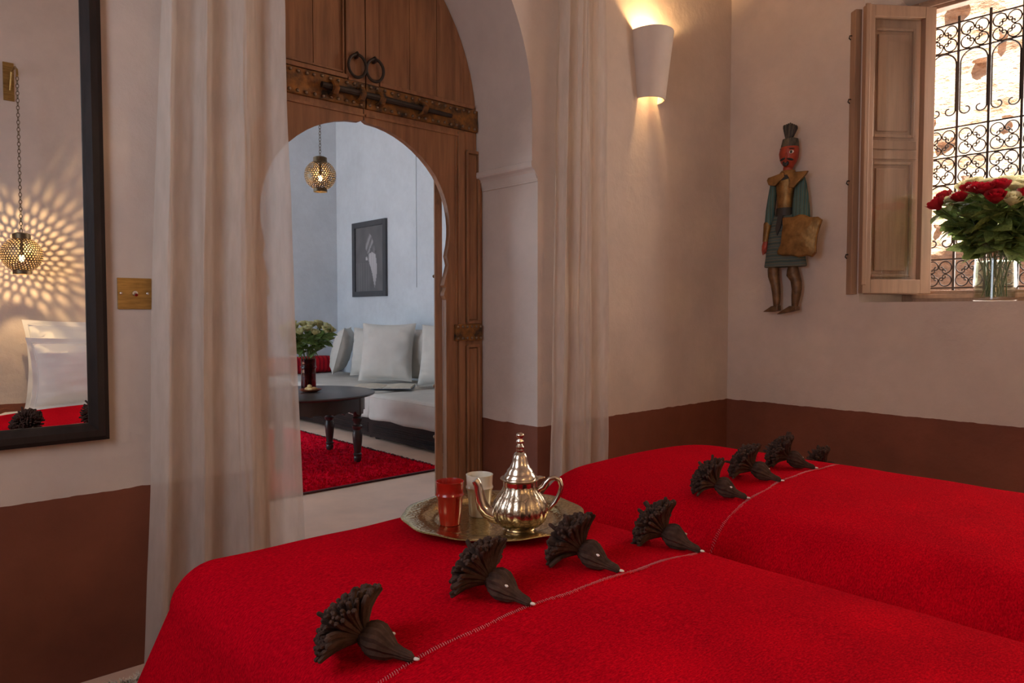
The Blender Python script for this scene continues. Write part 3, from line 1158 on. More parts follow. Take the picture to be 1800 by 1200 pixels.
# ------------------------------------------------------------------ pillows and cushions
def pillow_mesh(name, wd, ht, th, m, seed=0, pull=0.07, wr=0.020, flange=0.0):
    """soft square pillow, standing in the XZ plane, base at z=0, thickness along Y"""
    mb = MB()
    N = 26

    def side(sg):
        def fn(u, v):
            a, c_ = 2 * u - 1, 2 * v - 1
            x = a * (1 - pull * (1 - c_ * c_) * abs(a) ** 3)
            z = c_ * (1 - pull * (1 - a * a) * abs(c_) ** 3)
            t = ((1 - abs(a) ** 2.6) * (1 - abs(c_) ** 2.6))
            t = max(0, t) ** 0.55
            e = max(abs(a), abs(c_))
            wv = wr * (nz((a * 2.2 + seed, c_ * 7, seed * 3.1)) * abs(a) + 0.6 * nz((a * 7, c_ * 2.4, seed + 4)) * abs(c_)) * min(1, (1 - e) * 7)
            return (x * wd / 2, sg * (t * th / 2 + wv + 0.001), (z + 1) * ht / 2)
        return fn
    mb.grid(side(1), N, N)
    b0 = len(mb.f)
    mb.grid(side(-1), N, N)
    mb.f[b0:] = [q[::-1] for q in mb.f[b0:]]
    return mb.mesh(name, M[m], smooth=70, recalc=False, merge=True)


def edge_path(wd, ht, pull=0.07, n=14):
    pts = []
    for s in range(4):
        for i in range(n):
            t = -1 + 2 * i / n
            a, c_ = ((t, -1), (1, t), (-t, 1), (-1, -t))[s]
            x = a * (1 - pull * (1 - c_ * c_) * abs(a) ** 3)
            z = c_ * (1 - pull * (1 - a * a) * abs(c_) ** 3)
            pts.append((x * wd / 2, 0, (z + 1) * ht / 2))
    return pts


def cushion(name, label, cat, group, loc, yaw_, lean, wd, ht, th, m, seed, piping='white_cloth', roll=0, flange=0):
    r_ = thing(name, label, cat, loc, group)
    r_.rotation_euler = (Matrix.Rotation(yaw_, 4, 'Z') @ Matrix.Rotation(lean, 4, 'X') @ Matrix.Rotation(roll, 4, 'Y')).to_euler()
    place('cover', pillow_mesh('cover', wd, ht, th, m, seed), r_, False)
    MB().tube(edge_path(wd, ht), 0.004, 6, True).build('piping', piping, r_, False)
    if flange:
        fl = MB()
        P = edge_path(wd, ht)
        Q = [((x) * (1 + 2 * flange / wd), 0.006 * sin(i * 1.3), (z - ht / 2) * (1 + 2 * flange / ht) + ht / 2) for i, (x, _, z) in enumerate(P)]
        k = len(P)
        fl.add(P + Q, [(i, (i + 1) % k, k + (i + 1) % k, k + i) for i in range(k)])
        fl.build('flange', m, r_, False)
    return r_


zs1 = bed1.zt - 0.052
cushion('bed_pillow', 'white cotton pillow standing in front of another at the bed head', 'pillow', 'bed pillows',
        (-2.93, -2.48, zs1 + 0.032), 0.0, R(6), 0.72, 0.37, 0.15, 'sheet', 3, 'sheet', flange=0.03)
cushion('bed_pillow', 'white cotton pillow leaning on the wall behind another pillow', 'pillow', 'bed pillows',
        (-2.93, -2.675, zs1 + 0.032), 0.0, R(1), 0.70, 0.47, 0.13, 'sheet', 8, 'sheet', flange=0.03)


# ================================================================== TRAY, TEAPOT, GLASSES
TC = hit(868, 919, 2, 0.575)
zt_ = max(bed1.z(TC.x + 0.20 * cos(a), TC.y + 0.20 * sin(a)) for a in [i * pi / 8 for i in range(16)]) + 0.003
zt_ = max(zt_, bed1.z(TC.x, TC.y) + 0.001)
TC.z = zt_
scal = lambda a, z: 1 + 0.012 * cos(a * 12) * (1 if z > 0.009 else 0)
tr = MB()
tr.lathe([(0.0, 0.003), (0.05, 0.003), (0.10, 0.003), (0.145, 0.003), (0.158, 0.0035), (0.166, 0.009), (0.172, 0.0125), (0.19, 0.0145), (0.215, 0.0175), (0.226, 0.018),
          (0.228, 0.0165), (0.2255, 0.0155), (0.19, 0.0115), (0.172, 0.0095), (0.164, 0.003), (0.158, 0.0), (0.10, 0.0), (0.0, 0.0)], 96, TC, scal)
tag(tr.build('tea_tray', 'tray', smooth=50), 'round engraved brass tray with scalloped rim on the red blanket', 'tray')


def on_tray(px, py):
    p = hit(px, py, 2, TC.z + 0.004)
    return Vector((p.x, p.y, TC.z + 0.0035))


def tea_glass(p, m, label):
    g = MB()
    prof = [(0.0, 0.0), (0.024, 0.0), (0.0255, 0.002), (0.0285, 0.035), (0.0315, 0.066), (0.0335, 0.069), (0.0350, 0.073), (0.0335, 0.077), (0.0325, 0.080), (0.0335, 0.100), (0.0345, 0.105),
            (0.0330, 0.1055), (0.0315, 0.100), (0.0300, 0.075), (0.0265, 0.035), (0.0235, 0.006), (0.0, 0.005)]
    g.lathe(prof, 40, p)
    o = g.build('tea_glass', m, smooth=40)
    return tag(o, label, 'glass')


tea_glass(on_tray(791, 920), 'red_glaze', 'red glazed tea glass with raised ring on the brass tray')
tea_glass(on_tray(843, 905), 'white_glaze', 'cream white tea glass with raised ring behind the teapot spout')

TP = on_tray(914, 931)
tp = thing('teapot', 'silvery engraved teapot with curved spout and tall finial lid', 'teapot', TP)
lob = lambda a, z: 1 + (0.045 * abs(cos(a * 8)) - 0.02) * max(0, min(1, (z - 0.015) / 0.02)) * max(0, min(1, (0.112 - z) / 0.03))
body_prof = [(0.030, 0.008), (0.048, 0.014), (0.060, 0.026), (0.0655, 0.042), (0.0650, 0.056), (0.060, 0.070), (0.052, 0.083), (0.044, 0.094), (0.0395, 0.104), (0.0385, 0.113), (0.040, 0.118)]
MB().lathe(body_prof, 128, TP, lob, True, True).build('pot_body', 'silver_engraved', tp, smooth=50)
MB().lathe([(0.0, 0), (0.040, 0), (0.041, 0.003), (0.036, 0.005), (0.036, 0.008), (0.030, 0.012), (0, 0.012)], 40, TP).build('foot_ring', 'silver', tp, smooth=40)
MB().lathe([(0.036, 0.104), (0.0392, 0.106), (0.0398, 0.118), (0.043, 0.1205), (0.0465, 0.123), (0.046, 0.125), (0.040, 0.125), (0.036, 0.12)], 48, TP).build('collar', 'silver', tp, smooth=40)
lid = MB().lathe([(0.0, 0.122), (0.039, 0.124), (0.039, 0.128), (0.034, 0.135), (0.031, 0.139), (0.0305, 0.143), (0.024, 0.150), (0.0195, 0.160), (0.0175, 0.170), (0.0165, 0.176), (0.013, 0.183), (0.007, 0.187), (0.0, 0.188)], 48, TP).build('lid', 'silver', tp, smooth=50)
fin = [(0.0, 0.186), (0.0085, 0.187), (0.0095, 0.191), (0.0075, 0.195), (0.0095, 0.198), (0.0075, 0.201), (0.0055, 0.205), (0.009, 0.208), (0.0095, 0.212), (0.0055, 0.216), (0.0065, 0.220), (0.0095, 0.223), (0.009, 0.228), (0.004, 0.231), (0.0, 0.2315)]
MB().lathe(fin, 24, TP).build('finial', 'silver', lid, smooth=60)
MB().box(TP.x + 0.026, TP.x + 0.048, TP.y - 0.036, TP.y - 0.018, TP.z + 0.122, TP.z + 0.126).build('lid_hinge', 'silver', lid, smooth=0, bevel=0.001)
e = Vector((RIGHT.x, RIGHT.y, 0))           # spout and handle lie across the line of sight


def pt(s, z):
    return TP + e * s + Vector((0, 0, z))


sp_pts = [(-0.050, 0.036), (-0.066, 0.038), (-0.079, 0.045), (-0.088, 0.057), (-0.093, 0.073), (-0.096, 0.090), (-0.099, 0.106), (-0.103, 0.116), (-0.106, 0.1195)]
MB().tube([pt(*q) for q in sp_pts], [0.022, 0.0195, 0.0165, 0.0145, 0.0125, 0.011, 0.010, 0.0105, 0.0095], 16).build('spout', 'silver', tp, smooth=60)
hd = [(0.030, 0.088), (0.047, 0.098), (0.055, 0.103), (0.060, 0.112), (0.070, 0.122), (0.082, 0.125), (0.093, 0.119), (0.098, 0.105), (0.094, 0.088), (0.084, 0.068), (0.070, 0.052), (0.056, 0.042)]
MB().tube([pt(*q) for q in hd], [0.006, 0.0062, 0.0075, 0.006, 0.0055, 0.006, 0.006, 0.006, 0.0058, 0.0055, 0.005, 0.0045], 12).build('handle', 'silver', tp, smooth=60)

# ================================================================== CURTAINS
def curtain(label, xl, xr, ybase, folds, amp, over, seed, ztop=3.22):
    mb = MB()

    def fn(u, v):
        z = ztop * v + 0.004
        a, b2 = xl(z), xr(z)
        ph = 2 * pi * (folds * u + 0.16 * nz((u * 2, z * 0.55, seed)) + 0.55 * nz((seed, u * 2.3, 0.5)))
        sp = 0.75 + 0.5 * nz((u * 4 + seed, 0, z * 0.3))
        x = a + (b2 - a) * u + over * sin(ph + 0.6) * sp * min(1, u * 6, (1 - u) * 6)
        y = ybase + amp * cos(ph) * sp + 0.010 * nz((u * 9, z * 1.5, seed + 3)) + 0.004 * nz((u * 30, z * 5, seed)) + 0.012 * nz((u * 17, z * 0.45, seed + 9))
        return (x, min(-0.012, y), z)
    mb.grid(fn, 190, 70)
    return tag(mb.build('curtain', 'curtain', smooth=180, recalc=False), label, 'curtain', 'sheer doorway curtains')


def lin(pts):
    def f(z):
        for (za, a), (zb, b2) in zip(pts, pts[1:]):
            if z <= zb:
                return a + (b2 - a) * (z - za) / (zb - za)
        return pts[-1][1]
    return f


curtain('sheer cream curtain hanging beside the dark framed mirror', lin([(0, -3.43), (0.57, -3.395), (1.2, -3.378), (2.0, -3.345), (3.3, -3.30)]),
        lin([(0, -2.915), (0.6, -2.93), (1.2, -2.948), (1.8, -2.966), (3.3, -2.97)]), -0.10, 3.4, 0.042, 0.020, 2.0)
curtain('sheer cream curtain hanging below and beside the wall sconce', lin([(0, -1.675), (0.6, -1.665), (1.2, -1.655), (2.6, -1.605), (3.3, -1.59)]),
        lin([(0, -1.285), (0.6, -1.29), (1.2, -1.30), (2.6, -1.325), (3.3, -1.33)]), -0.085, 2.7, 0.036, 0.016, 6.0)

# ================================================================== MIRROR, SWITCH, SCONCE
mx0, mx1, mz0, mz1 = -4.26, -3.492, 0.724, 2.40
mr = thing('wall_mirror', 'tall mirror with dark wood frame hung beside the curtain', 'mirror', ((mx0 + mx1) / 2, 0, mz0))
fw = 0.052
prof = [(0, 0.0), (0, -0.026), (0.012, -0.032), (0.030, -0.032), (0.046, -0.018), (fw, -0.016), (fw, 0.0)]


def frame_side(pa, pb, inward, ax):
    mb = MB()
    vs = []
    for end, (p, q) in enumerate(((pa, 1), (pb, -1))):
        for (d, y) in prof:
            vs.append((p[0] + inward[0] * d + ax[0] * d * q, y - 0.001, p[1] + inward[1] * d + ax[1] * d * q))
    k = len(prof)
    fs = [(i, (i + 1) % k, k + (i + 1) % k, k + i) for i in range(k)] + [tuple(range(k)), tuple(range(2 * k - 1, k - 1, -1))]
    return mb.add(vs, fs)


for nm, pa, pb, inw, ax in (('frame_bottom', (mx0, mz0), (mx1, mz0), (0, 1), (1, 0)), ('frame_top', (mx0, mz1), (mx1, mz1), (0, -1), (1, 0)),
                            ('frame_side', (mx1, mz0), (mx1, mz1), (-1, 0), (0, 1)), ('frame_side', (mx0, mz0), (mx0, mz1), (1, 0), (0, 1))):
    frame_side(pa, pb, inw, ax).build(nm, 'frame_black', mr, smooth=0)
MB().box(mx0 + 0.045, mx1 - 0.045, -0.013, -0.004, mz0 + 0.045, mz1 - 0.045).build('mirror_glass', 'mirror', mr, smooth=0)

sw = thing('light_switch', 'square aged brass light switch plate between mirror and curtain', 'light switch', (-3.409, 0, 1.16))
MB().box(-3.457, -3.361, -0.005, 0.0, 1.112, 1.207).build('plate', 'brass_plate', sw, smooth=0, bevel=0.001)
c0 = Vector((-3.409, -0.005, 1.160))
MB().tube([c0, c0 + Vector((0, -0.006, 0))], [0.009, 0.008], 12).build('toggle_collar', 'chrome', sw)
MB().tube([c0 + Vector((0, -0.004, 0)), c0 + Vector((0, -0.016, -0.005))], [0.0035, 0.005], 10).build('toggle', 'chrome', sw)
for x in (-3.447, -3.372):
    MB().ell((x, -0.005, 1.160), (0.0045, 0.002, 0.0045), 12, 6).build('screw', 'chrome', sw)
pl2 = thing('blanking_plate', 'small pale blank cover plate beside the brass switch', 'cover plate', (-3.34, 0, 1.16))
MB().box(-3.357, -3.327, -0.004, 0.0, 1.112, 1.205).build('plate', 'plaster_plain', pl2, smooth=0, bevel=0.001)
MB().ell((-3.343, -0.004, 1.160), (0.003, 0.0015, 0.003), 10, 6).build('screw', 'stud', pl2)

SX = -0.838
sc = thing('wall_sconce', 'tapered white half cone wall lamp glowing above and below', 'wall lamp', (SX, 0, 2.25))
shm = MB()


def cone(off):
    def fn(u, v):
        a = pi + pi * u
        z = 2.245 + 0.36 * v
        r_ = 0.092 + 0.043 * v - off
        rise = -0.012 * (1 - sin(pi * u)) * v
        return (SX + r_ * cos(a), r_ * 1.02 * sin(a), z + rise)
    return fn


shm.grid(cone(0), 40, 8)
shm.grid(cone(0.007), 40, 8)
n1 = 41
tot = 41 * 9
for row in (0, 8):
    shm.f += [(row * n1 + i, row * n1 + i + 1, tot + row * n1 + i + 1, tot + row * n1 + i) for i in range(40)]
shm.build('shade', 'ceramic', sc, smooth=50)
MB().ell((SX, -0.055, 2.46), (0.022, 0.022, 0.034), 14, 10).build('bulb', 'bulb', sc)
MB().lathe([(0, 0), (0.016, 0), (0.016, 0.05), (0, 0.05)], 16, (SX, -0.055, 2.375)).build('bulb_holder', 'ceramic', sc)
MB().box(SX - 0.012, SX + 0.012, -0.055, 0.0, 2.38, 2.40).build('holder_arm', 'iron', sc, smooth=0)
sl = lamp('sconce_light', 'POINT', (SX - 0.02, -0.055, 2.52), 26, (1.0, 0.62, 0.26), shadow_soft_size=0.02)

# ================================================================== LANTERNS
def pierced_globe(rad, sub, open_):
    bm = bmesh.new()
    bmesh.ops.create_icosphere(bm, subdivisions=sub, radius=1.0)
    bm.verts.ensure_lookup_table()
    mb = MB()
    for v in bm.verts:
        fc = [f.calc_center_median().normalized() for f in v.link_faces]
        if abs(v.co.z) > 0.90:
            continue
        nrm_ = v.co.normalized()
        t = (fc[0] - nrm_ * fc[0].dot(nrm_)).normalized()
        b2 = nrm_.cross(t)
        fc.sort(key=lambda p: math.atan2((p - nrm_).dot(b2), (p - nrm_).dot(t)))
        c = sum(fc, Vector()) / len(fc)
        inn = [c + (p - c) * open_ for p in fc]
        k = len(fc)
        mb.add([p * rad for p in fc] + [p.normalized() * rad for p in inn], [(i, (i + 1) % k, k + (i + 1) % k, k + i) for i in range(k)])
    bm.free()
    return mb


link_me = MB().tube([(0.0075 * cos(a), 0, 0.0125 * sin(a)) for a in [2 * pi * i / 14 for i in range(14)]], 0.0019, 5, True).mesh('chain_link', M['lantern_metal'])


def lantern(loc, rad, ztop, label, energy, bracket=None):
    r_ = thing('hanging_lantern', label, 'lantern', loc, 'pierced globe lanterns')
    c = Vector(loc)
    g = pierced_globe(rad, 4, 0.60)
    g.v = [(x + c.x, y + c.y, z * 0.97 + c.z) for x, y, z in g.v]
    g.build('globe', 'lantern_metal', r_, smooth=0, recalc=False)
    MB().lathe([(0.0, 0.128), (0.030, 0.125), (0.045, 0.118), (0.046, 0.088), (0.044, 0.088), (0.043, 0.115), (0.0, 0.12)], 32, c, lambda a, z: rad / 0.105).build('top_cap', 'lantern_metal', r_, smooth=40)
    MB().lathe([(0.046, -0.088), (0.046, -0.112), (0.043, -0.112), (0.043, -0.088)], 32, c, lambda a, z: rad / 0.105).build('bottom_ring', 'lantern_metal', r_, smooth=40)
    MB().ell(c + Vector((0, 0, -0.02)), (0.014, 0.014, 0.022), 12, 8).build('bulb', 'bulb', r_)
    MB().tube([c + Vector((0, 0, 0.0)), c + Vector((0, 0, 0.12))], 0.008, 8).build('bulb_holder', 'iron', r_)
    z0 = c.z + 0.128
    n = int((ztop - z0) / 0.0205)
    for i in range(n + 1):
        l = place('chain_link', link_me, r_, False)
        l.location = (0, 0, z0 - c.z + 0.010 + 0.0205 * i)
        l.rotation_euler = (0, 0, (i % 2) * pi / 2 + 0.5)
    lamp('lantern_light', 'POINT', (c.x, c.y, c.z - 0.02), energy, (1.0, 0.66, 0.30), shadow_soft_size=0.006)
    return r_


d49 = FPX * FWD + (563 - 900) * RIGHT - (308 - 600) * UP
LS = CAM + d49 * (4.9 / FPX)
lantern(LS, 0.105, H_SAL - 0.01, 'dim pierced metal globe lantern hanging over the sitting room', 4.0)
LB = (-3.316, -2.585, 1.435)
lantern(LB, 0.105, 2.44, 'glowing pierced metal globe lantern over the bed pillows', 18.0)
lantern((-1.885, -2.585, 1.435), 0.105, 2.44, 'pierced metal globe lantern at the head of the bed by the window wall', 26.0)
for bx, lab in ((-3.316, 'small brass wall bracket carrying the chain of the lantern over the pillows'), (-1.885, 'small brass wall bracket at the head of the bed by the window wall')):
    br = thing('lantern_bracket', lab, 'bracket', (bx - 0.019, -2.75, 2.45))
    MB().box(bx - 0.046, bx + 0.008, -2.75, -2.738, 2.34, 2.56).build('wall_plate', 'brass_plate', br, smooth=0, bevel=0.002)
    MB().tube([(bx - 0.014, -2.74, 2.40), (bx - 0.01, -2.70, 2.50), (bx - 0.002, -2.63, 2.51), (bx, -2.585, 2.485), (bx, -2.580, 2.456), (bx, -2.592, 2.448)], 0.006, 8).build('arm', 'brass_plate', br)


# ================================================================== SITTING ROOM
# red pile rug
rx0, rx1, ry0, ry1 = -3.05, -1.0, 1.64, 4.05
rg = thing('red_rug', 'red pile rug with dark edge under the low round table', 'rug', ((rx0 + rx1) / 2, (ry0 + ry1) / 2, 0))


def rugf(u, v):
    x = rx0 + (rx1 - rx0) * u + 0.018 * nz((3, v * 14, 1)) * (1 if u > 0.98 else 0)
    y = ry0 + (ry1 - ry0) * v + 0.012 * nz((u * 14, 3, 1)) * (1 if v < 0.02 else 0)
    ed = min(u, 1 - u, v, 1 - v)
    return (x, y, 0.004 + min(1, ed * 40) * (0.014 + 0.006 * nz((x * 22, y * 22, 0)) + 0.004 * nz((x * 6, y * 6, 4))))


pile = MB().grid(rugf, 150, 170).build('pile', 'red_rug', rg, recalc=False, smooth=60)
tuft = MB()
for i in range(9000):
    u, v = random.random(), random.random() ** 1.6
    x, y, z = rugf(0.35 + 0.64 * u, 0.01 + 0.98 * v)
    a = random.uniform(0, pi)
    dx, dy = 0.006 * cos(a), 0.006 * sin(a)
    ox, oy = random.uniform(-.008, .008), random.uniform(-.008, .008)
    tuft.add([(x - dx, y - dy, z - 0.002), (x + dx, y + dy, z - 0.002), (x + ox, y + oy, z + random.uniform(0.008, 0.018))], [(0, 1, 2)])
tag(tuft.build('pile_tufts', 'red_rug', pile, merge=False, recalc=False, smooth=0), kind='stuff')
eb = MB().box(rx0, rx1, ry0 - 0.022, ry0 + 0.004, 0.001, 0.012)
eb.build('front_edge', 'rug_edge', rg, smooth=0, bevel=0.004)
se = MB()
for i in range(60):
    y = ry0 + (ry1 - ry0) * (i + 0.5) / 60
    se.box(rx1 - 0.006, rx1 + random.uniform(0.012, 0.026), y - 0.012, y + 0.012, 0.001, 0.011)
tag(se.build('side_fringe', 'rug_edge', rg, smooth=0), kind='stuff')


# low sofas
def sofa(x0, x1, y0, y1, label, front, zt=0.405, seed=0):
    r_ = thing('low_sofa', label, 'sofa', ((x0 + x1) / 2, (y0 + y1) / 2, 0), 'low cream sofas')
    g = 0.012
    fx0, fx1, fy0, fy1 = x0, x1, y0, y1
    if front == 'x':
        fx0 = x0 + 0.02
    else:
        fy0 = y0 + 0.02
    base = MB().box(fx0, fx1, fy0 + (0.006 if front == 'x' else 0), fy1, 0.02, 0.20).build('base', 'sofa_wood', r_, smooth=0, bevel=0.004)
    for k in range(5):
        z = 0.055 + 0.018 * k
        if front == 'x':
            MB().tube([(fx0 - 0.002, fy0 + 0.05, z), (fx0 - 0.002, fy1 - 0.05, z)], 0.006, 8).build('reed_moulding', 'sofa_wood', base)
        else:
            MB().tube([(fx0 + 0.05, fy0 - 0.002, z), (fx1 - 0.05, fy0 - 0.002, z)], 0.006, 8).build('reed_moulding', 'sofa_wood', base)
    for fx in (fx0 + 0.05, fx1 - 0.05):
        for fy in (fy0 + 0.06, fy1 - 0.05):
            MB().lathe([(0.022, 0), (0.028, 0.004), (0.028, 0.018), (0.02, 0.022)], 14, (fx, fy, 0), cap0=True, cap1=True).build('foot', 'sofa_wood', r_)

    def dsp(p):
        low = max(0, (zt - 0.06 - p.z) / 0.2)
        wv = 0.012 * nz((p.x * 3 + seed, p.y * 4, p.z * 9)) + 0.006 * nz((p.x * 9, p.y * 9, p.z * 14 + seed))
        d = Vector((0, 0, 0))
        if front == 'x' and p.x < (x0 + x1) / 2 - 0.3:
            d.x = -low * 0.015 + wv
        if front == 'y' and p.y < (y0 + y1) / 2 - 0.2:
            d.y = -low * 0.015 + wv
        d.z = 0.4 * wv if p.z > zt - 0.08 else (0.6 * wv if p.z < 0.2 else 0)
        return d
    MB().rbox(x0, x1, y0, y1, 0.175, zt, 0.035, 22, dsp).build('mattress_cover', 'white_cloth', r_, smooth=60)
    if front == 'x':
        path = [(x0 + 0.006 + 0.003 * nz((i, seed, 0)), y0 + 0.03 + (y1 - y0 - 0.06) * i / 30, zt - 0.022) for i in range(31)]
    else:
        path = [(x0 + 0.03 + (x1 - x0 - 0.06) * i / 30, y0 + 0.006, zt - 0.022) for i in range(31)]
    MB().tube(path, 0.0045, 6).build('seat_piping', 'white_cloth', r_)
    return r_


sofa(-0.735, XS - 0.01, 1.20, 3.06, 'long cream covered low sofa beside the open wicket leaf', 'x', 0.395, 1)
sofa(-0.715, XS - 0.01, 3.075, YS - 0.02, 'cream covered low sofa in the corner with the open book', 'x', 0.405, 5)
sofa(-3.10, -0.735, 4.56, YS - 0.02, 'cream covered low sofa along the far wall with the red bolster', 'y', 0.405, 9)

# cushions
SZ = 0.407
sc_ = lambda nm: nm
G_ = 'cream sofa cushions'
cushion('cushion', 'cream cushion leaning in the sofa corner, seen edge on', 'cushion', G_, (-0.055, 4.86, SZ + 0.03), R(52), R(15), 0.50, 0.52, 0.20, 'white_cloth', 11)
cushion('cushion', 'creased cream cushion between the corner cushion and the big square one', 'cushion', G_, (0.02, 4.25, SZ + 0.024), R(-60), R(-11), 0.50, 0.52, 0.20, 'white_cloth', 23)
cushion('cushion', 'large square cream cushion standing behind the open book', 'cushion', G_, (-0.19, 3.65, SZ + 0.024), R(-55), R(-13), 0.56, 0.58, 0.19, 'white_cloth', 37)
cushion('cushion', 'cream cushion half hidden behind the large square cushion', 'cushion', G_, (0.13, 3.57, SZ + 0.02), R(-76), R(-4), 0.50, 0.52, 0.16, 'white_cloth', 41)
cushion('cushion', 'cream cushion cut off by the edge of the wooden door', 'cushion', G_, (-0.02, 2.90, 0.395 + 0.024), R(-62), R(-11), 0.56, 0.58, 0.19, 'white_cloth', 53)

# red bolster along the far wall
bo = thing('bolster', 'long red striped bolster lying against the far wall', 'bolster', (-0.9, YS - 0.14, SZ))
MB().rbox(-1.85, 0.17, YS - 0.23, YS - 0.02, SZ + 0.004, SZ + 0.195, 0.07, 14, lambda p: Vector((0, 0, 0.006 * nz((p.x * 6, p.y * 6, 1))))).build('cover', 'red_bolster', bo, smooth=60)
MB().tube([(0.168, YS - 0.21 + 0.16 * t, SZ + 0.185 + 0.012 * sin(t * pi)) for t in [i / 8 for i in range(9)]], 0.006, 6).build('end_piping', 'rug_edge', bo)

# open book
bc = hit(676, 681, 2, SZ + 0.01)
bl = 0.52
bdir = Vector((RIGHT.x, RIGHT.y, 0)).normalized()
bn_ = Vector((-bdir.y, bdir.x, 0))
bk = thing('open_book', 'open book with blue cover lying on the cream seat', 'book', (bc.x, bc.y, SZ))


def bkp(u, w_, z):
    return bc * 1.0 + bdir * u + bn_ * w_ + Vector((0, 0, SZ + 0.010 + z - bc.z))


MB().add([tuple(bkp(u, w_, z)) for z in (0.0, 0.004) for u, w_ in ((-bl / 2 - .006, -0.15), (bl / 2 + .006, -0.15), (bl / 2 + .006, 0.15), (-bl / 2 - .006, 0.15))],
         [(0, 3, 2, 1), (4, 5, 6, 7), (0, 1, 5, 4), (1, 2, 6, 5), (2, 3, 7, 6), (3, 0, 4, 7)]).build('cover', 'book_cover', bk, smooth=0)
for sg in (-1, 1):
    pg = MB()

    def pf(t):
        return 0.005 + 0.026 * (1 - (1 - t) ** 2) * (1 - 0.55 * t) * (1.6 if t < 0.2 else 1) ** 0
    ts = [i / 14 for i in range(15)]
    vs = []
    for t in ts:
        u = sg * (0.004 + (bl / 2 - 0.004) * t)
        h_ = 0.006 + 0.022 * sin(min(1, t * 1.6 + 0.12) * pi / 2) * (1 - 0.5 * max(0, t - 0.5))
        for w_, z in ((-0.145, 0.0045), (-0.145, h_), (0.145, h_), (0.145, 0.0045)):
            vs.append(tuple(bkp(u, w_, z)))
    fs = [(4 * i + k, 4 * i + (k + 1) % 4, 4 * i + 4 + (k + 1) % 4, 4 * i + 4 + k) for i in range(14) for k in range(4)] + [(0, 1, 2, 3), (59, 58, 57, 56)]
    pg.add(vs, fs).build('page_block', 'page', bk, smooth=40)

# low round table
TB = Vector((-1.60, 2.50, 0))
tz = 0.52
tb = thing('low_round_table', 'dark wooden low round table with turned legs on the red rug', 'table', (TB.x, TB.y, 0))
MB().lathe([(0.0, tz - 0.026), (0.46, tz - 0.026), (0.478, tz - 0.024), (0.495, tz - 0.018), (0.50, tz - 0.010), (0.496, tz - 0.003), (0.485, tz), (0.0, tz)], 96, (TB.x, TB.y, 0)).build('tabletop', 'table_wood', tb, smooth=40)
ap = MB()
NA = 160


def scallop(a):
    return 0.385 + 0.014 * abs(sin(a * 16)) ** 0.6 - 0.022 * (1 if abs(((a + R(53)) % (pi / 2)) - 0) < 0.16 or abs(((a + R(53)) % (pi / 2)) - pi / 2) < 0.16 else 0)


vs, fs = [], []
for r_ in (0.425, 0.405):
    for i in range(NA):
        a = 2 * pi * i / NA
        vs.append((TB.x + r_ * cos(a), TB.y + r_ * sin(a), tz - 0.026))
        vs.append((TB.x + r_ * cos(a), TB.y + r_ * sin(a), scallop(a)))
for i in range(NA):
    j = (i + 1) % NA
    o2 = 2 * NA
    fs += [(2 * i, 2 * j, 2 * j + 1, 2 * i + 1), (o2 + 2 * i, o2 + 2 * i + 1, o2 + 2 * j + 1, o2 + 2 * j), (2 * i + 1, 2 * j + 1, o2 + 2 * j + 1, o2 + 2 * i + 1)]
ap.add(vs, fs).build('apron', 'table_wood', tb, smooth=40)
leg_prof = [(0.0, 0.018), (0.020, 0.018), (0.026, 0.030), (0.029, 0.050), (0.025, 0.062), (0.030, 0.070), (0.030, 0.080), (0.024, 0.086), (0.026, 0.10), (0.033, 0.17), (0.036, 0.22),
            (0.030, 0.245), (0.026, 0.255), (0.036, 0.268), (0.037, 0.282), (0.026, 0.292), (0.024, 0.31), (0.034, 0.325), (0.035, 0.34), (0.026, 0.352), (0.032, 0.37), (0.033, tz - 0.026), (0, tz - 0.026)]
leg_prof = [(r_, z if i > 1 else 0.019) for i, (r_, z) in enumerate(leg_prof)]
for k in range(4):
    a = R(-53 + 90 * k)
    MB().lathe(leg_prof, 24, (TB.x + 0.40 * cos(a), TB.y + 0.40 * sin(a), 0)).build('leg', 'table_wood', tb, smooth=40)

# plate of pastries
pp = hit(546, 688.5, 2, tz)
MB().lathe([(0, 0.006), (0.045, 0.006), (0.062, 0.012), (0.078, 0.020), (0.081, 0.020), (0.080, 0.017), (0.060, 0.006), (0.045, 0.0), (0, 0.0)], 48, (pp.x, pp.y, tz + 0.001)).build('plate', 'clay_plate', smooth=50)
pl = bpy.data.objects['plate']
for nme in ('plate',):
    pass
pl = [o for o in col.objects if o.name == 'plate' or (o.name.startswith('plate.') and o.parent is None)]
pl = [o for o in pl if o.parent is None][0]
tag(pl, 'small brown clay plate of pastries on the round table', 'plate')
pl.name = 'pastry_plate'
for k, (a, dx, dy, dz) in enumerate(((0.3, -0.022, -0.018, 0), (2.0, 0.024, -0.012, 0), (1.1, 0.0, 0.026, 0), (2.7, 0.002, -0.002, 0.020))):
    mb = MB()
    pts, rd = [], []
    for i in range(11):
        t = -1 + 2 * i / 10
        an = t * 1.15
        pts.append((pp.x + dx + 0.030 * (cos(an + a) - cos(a) * 0.6), pp.y + dy + 0.030 * (sin(an + a) - sin(a) * 0.6), tz + 0.021 + dz))
        rd.append(0.013 * (1 - 0.75 * t * t) + 0.002)
    o = mb.tube(pts, rd, 10).build('pastry', 'pastry', smooth=60)
    tag(o, 'golden crescent pastry lying flat on the clay plate' if k < 3 else 'golden crescent pastry lying on top of the other pastries', 'pastry', 'pastries on the plate')

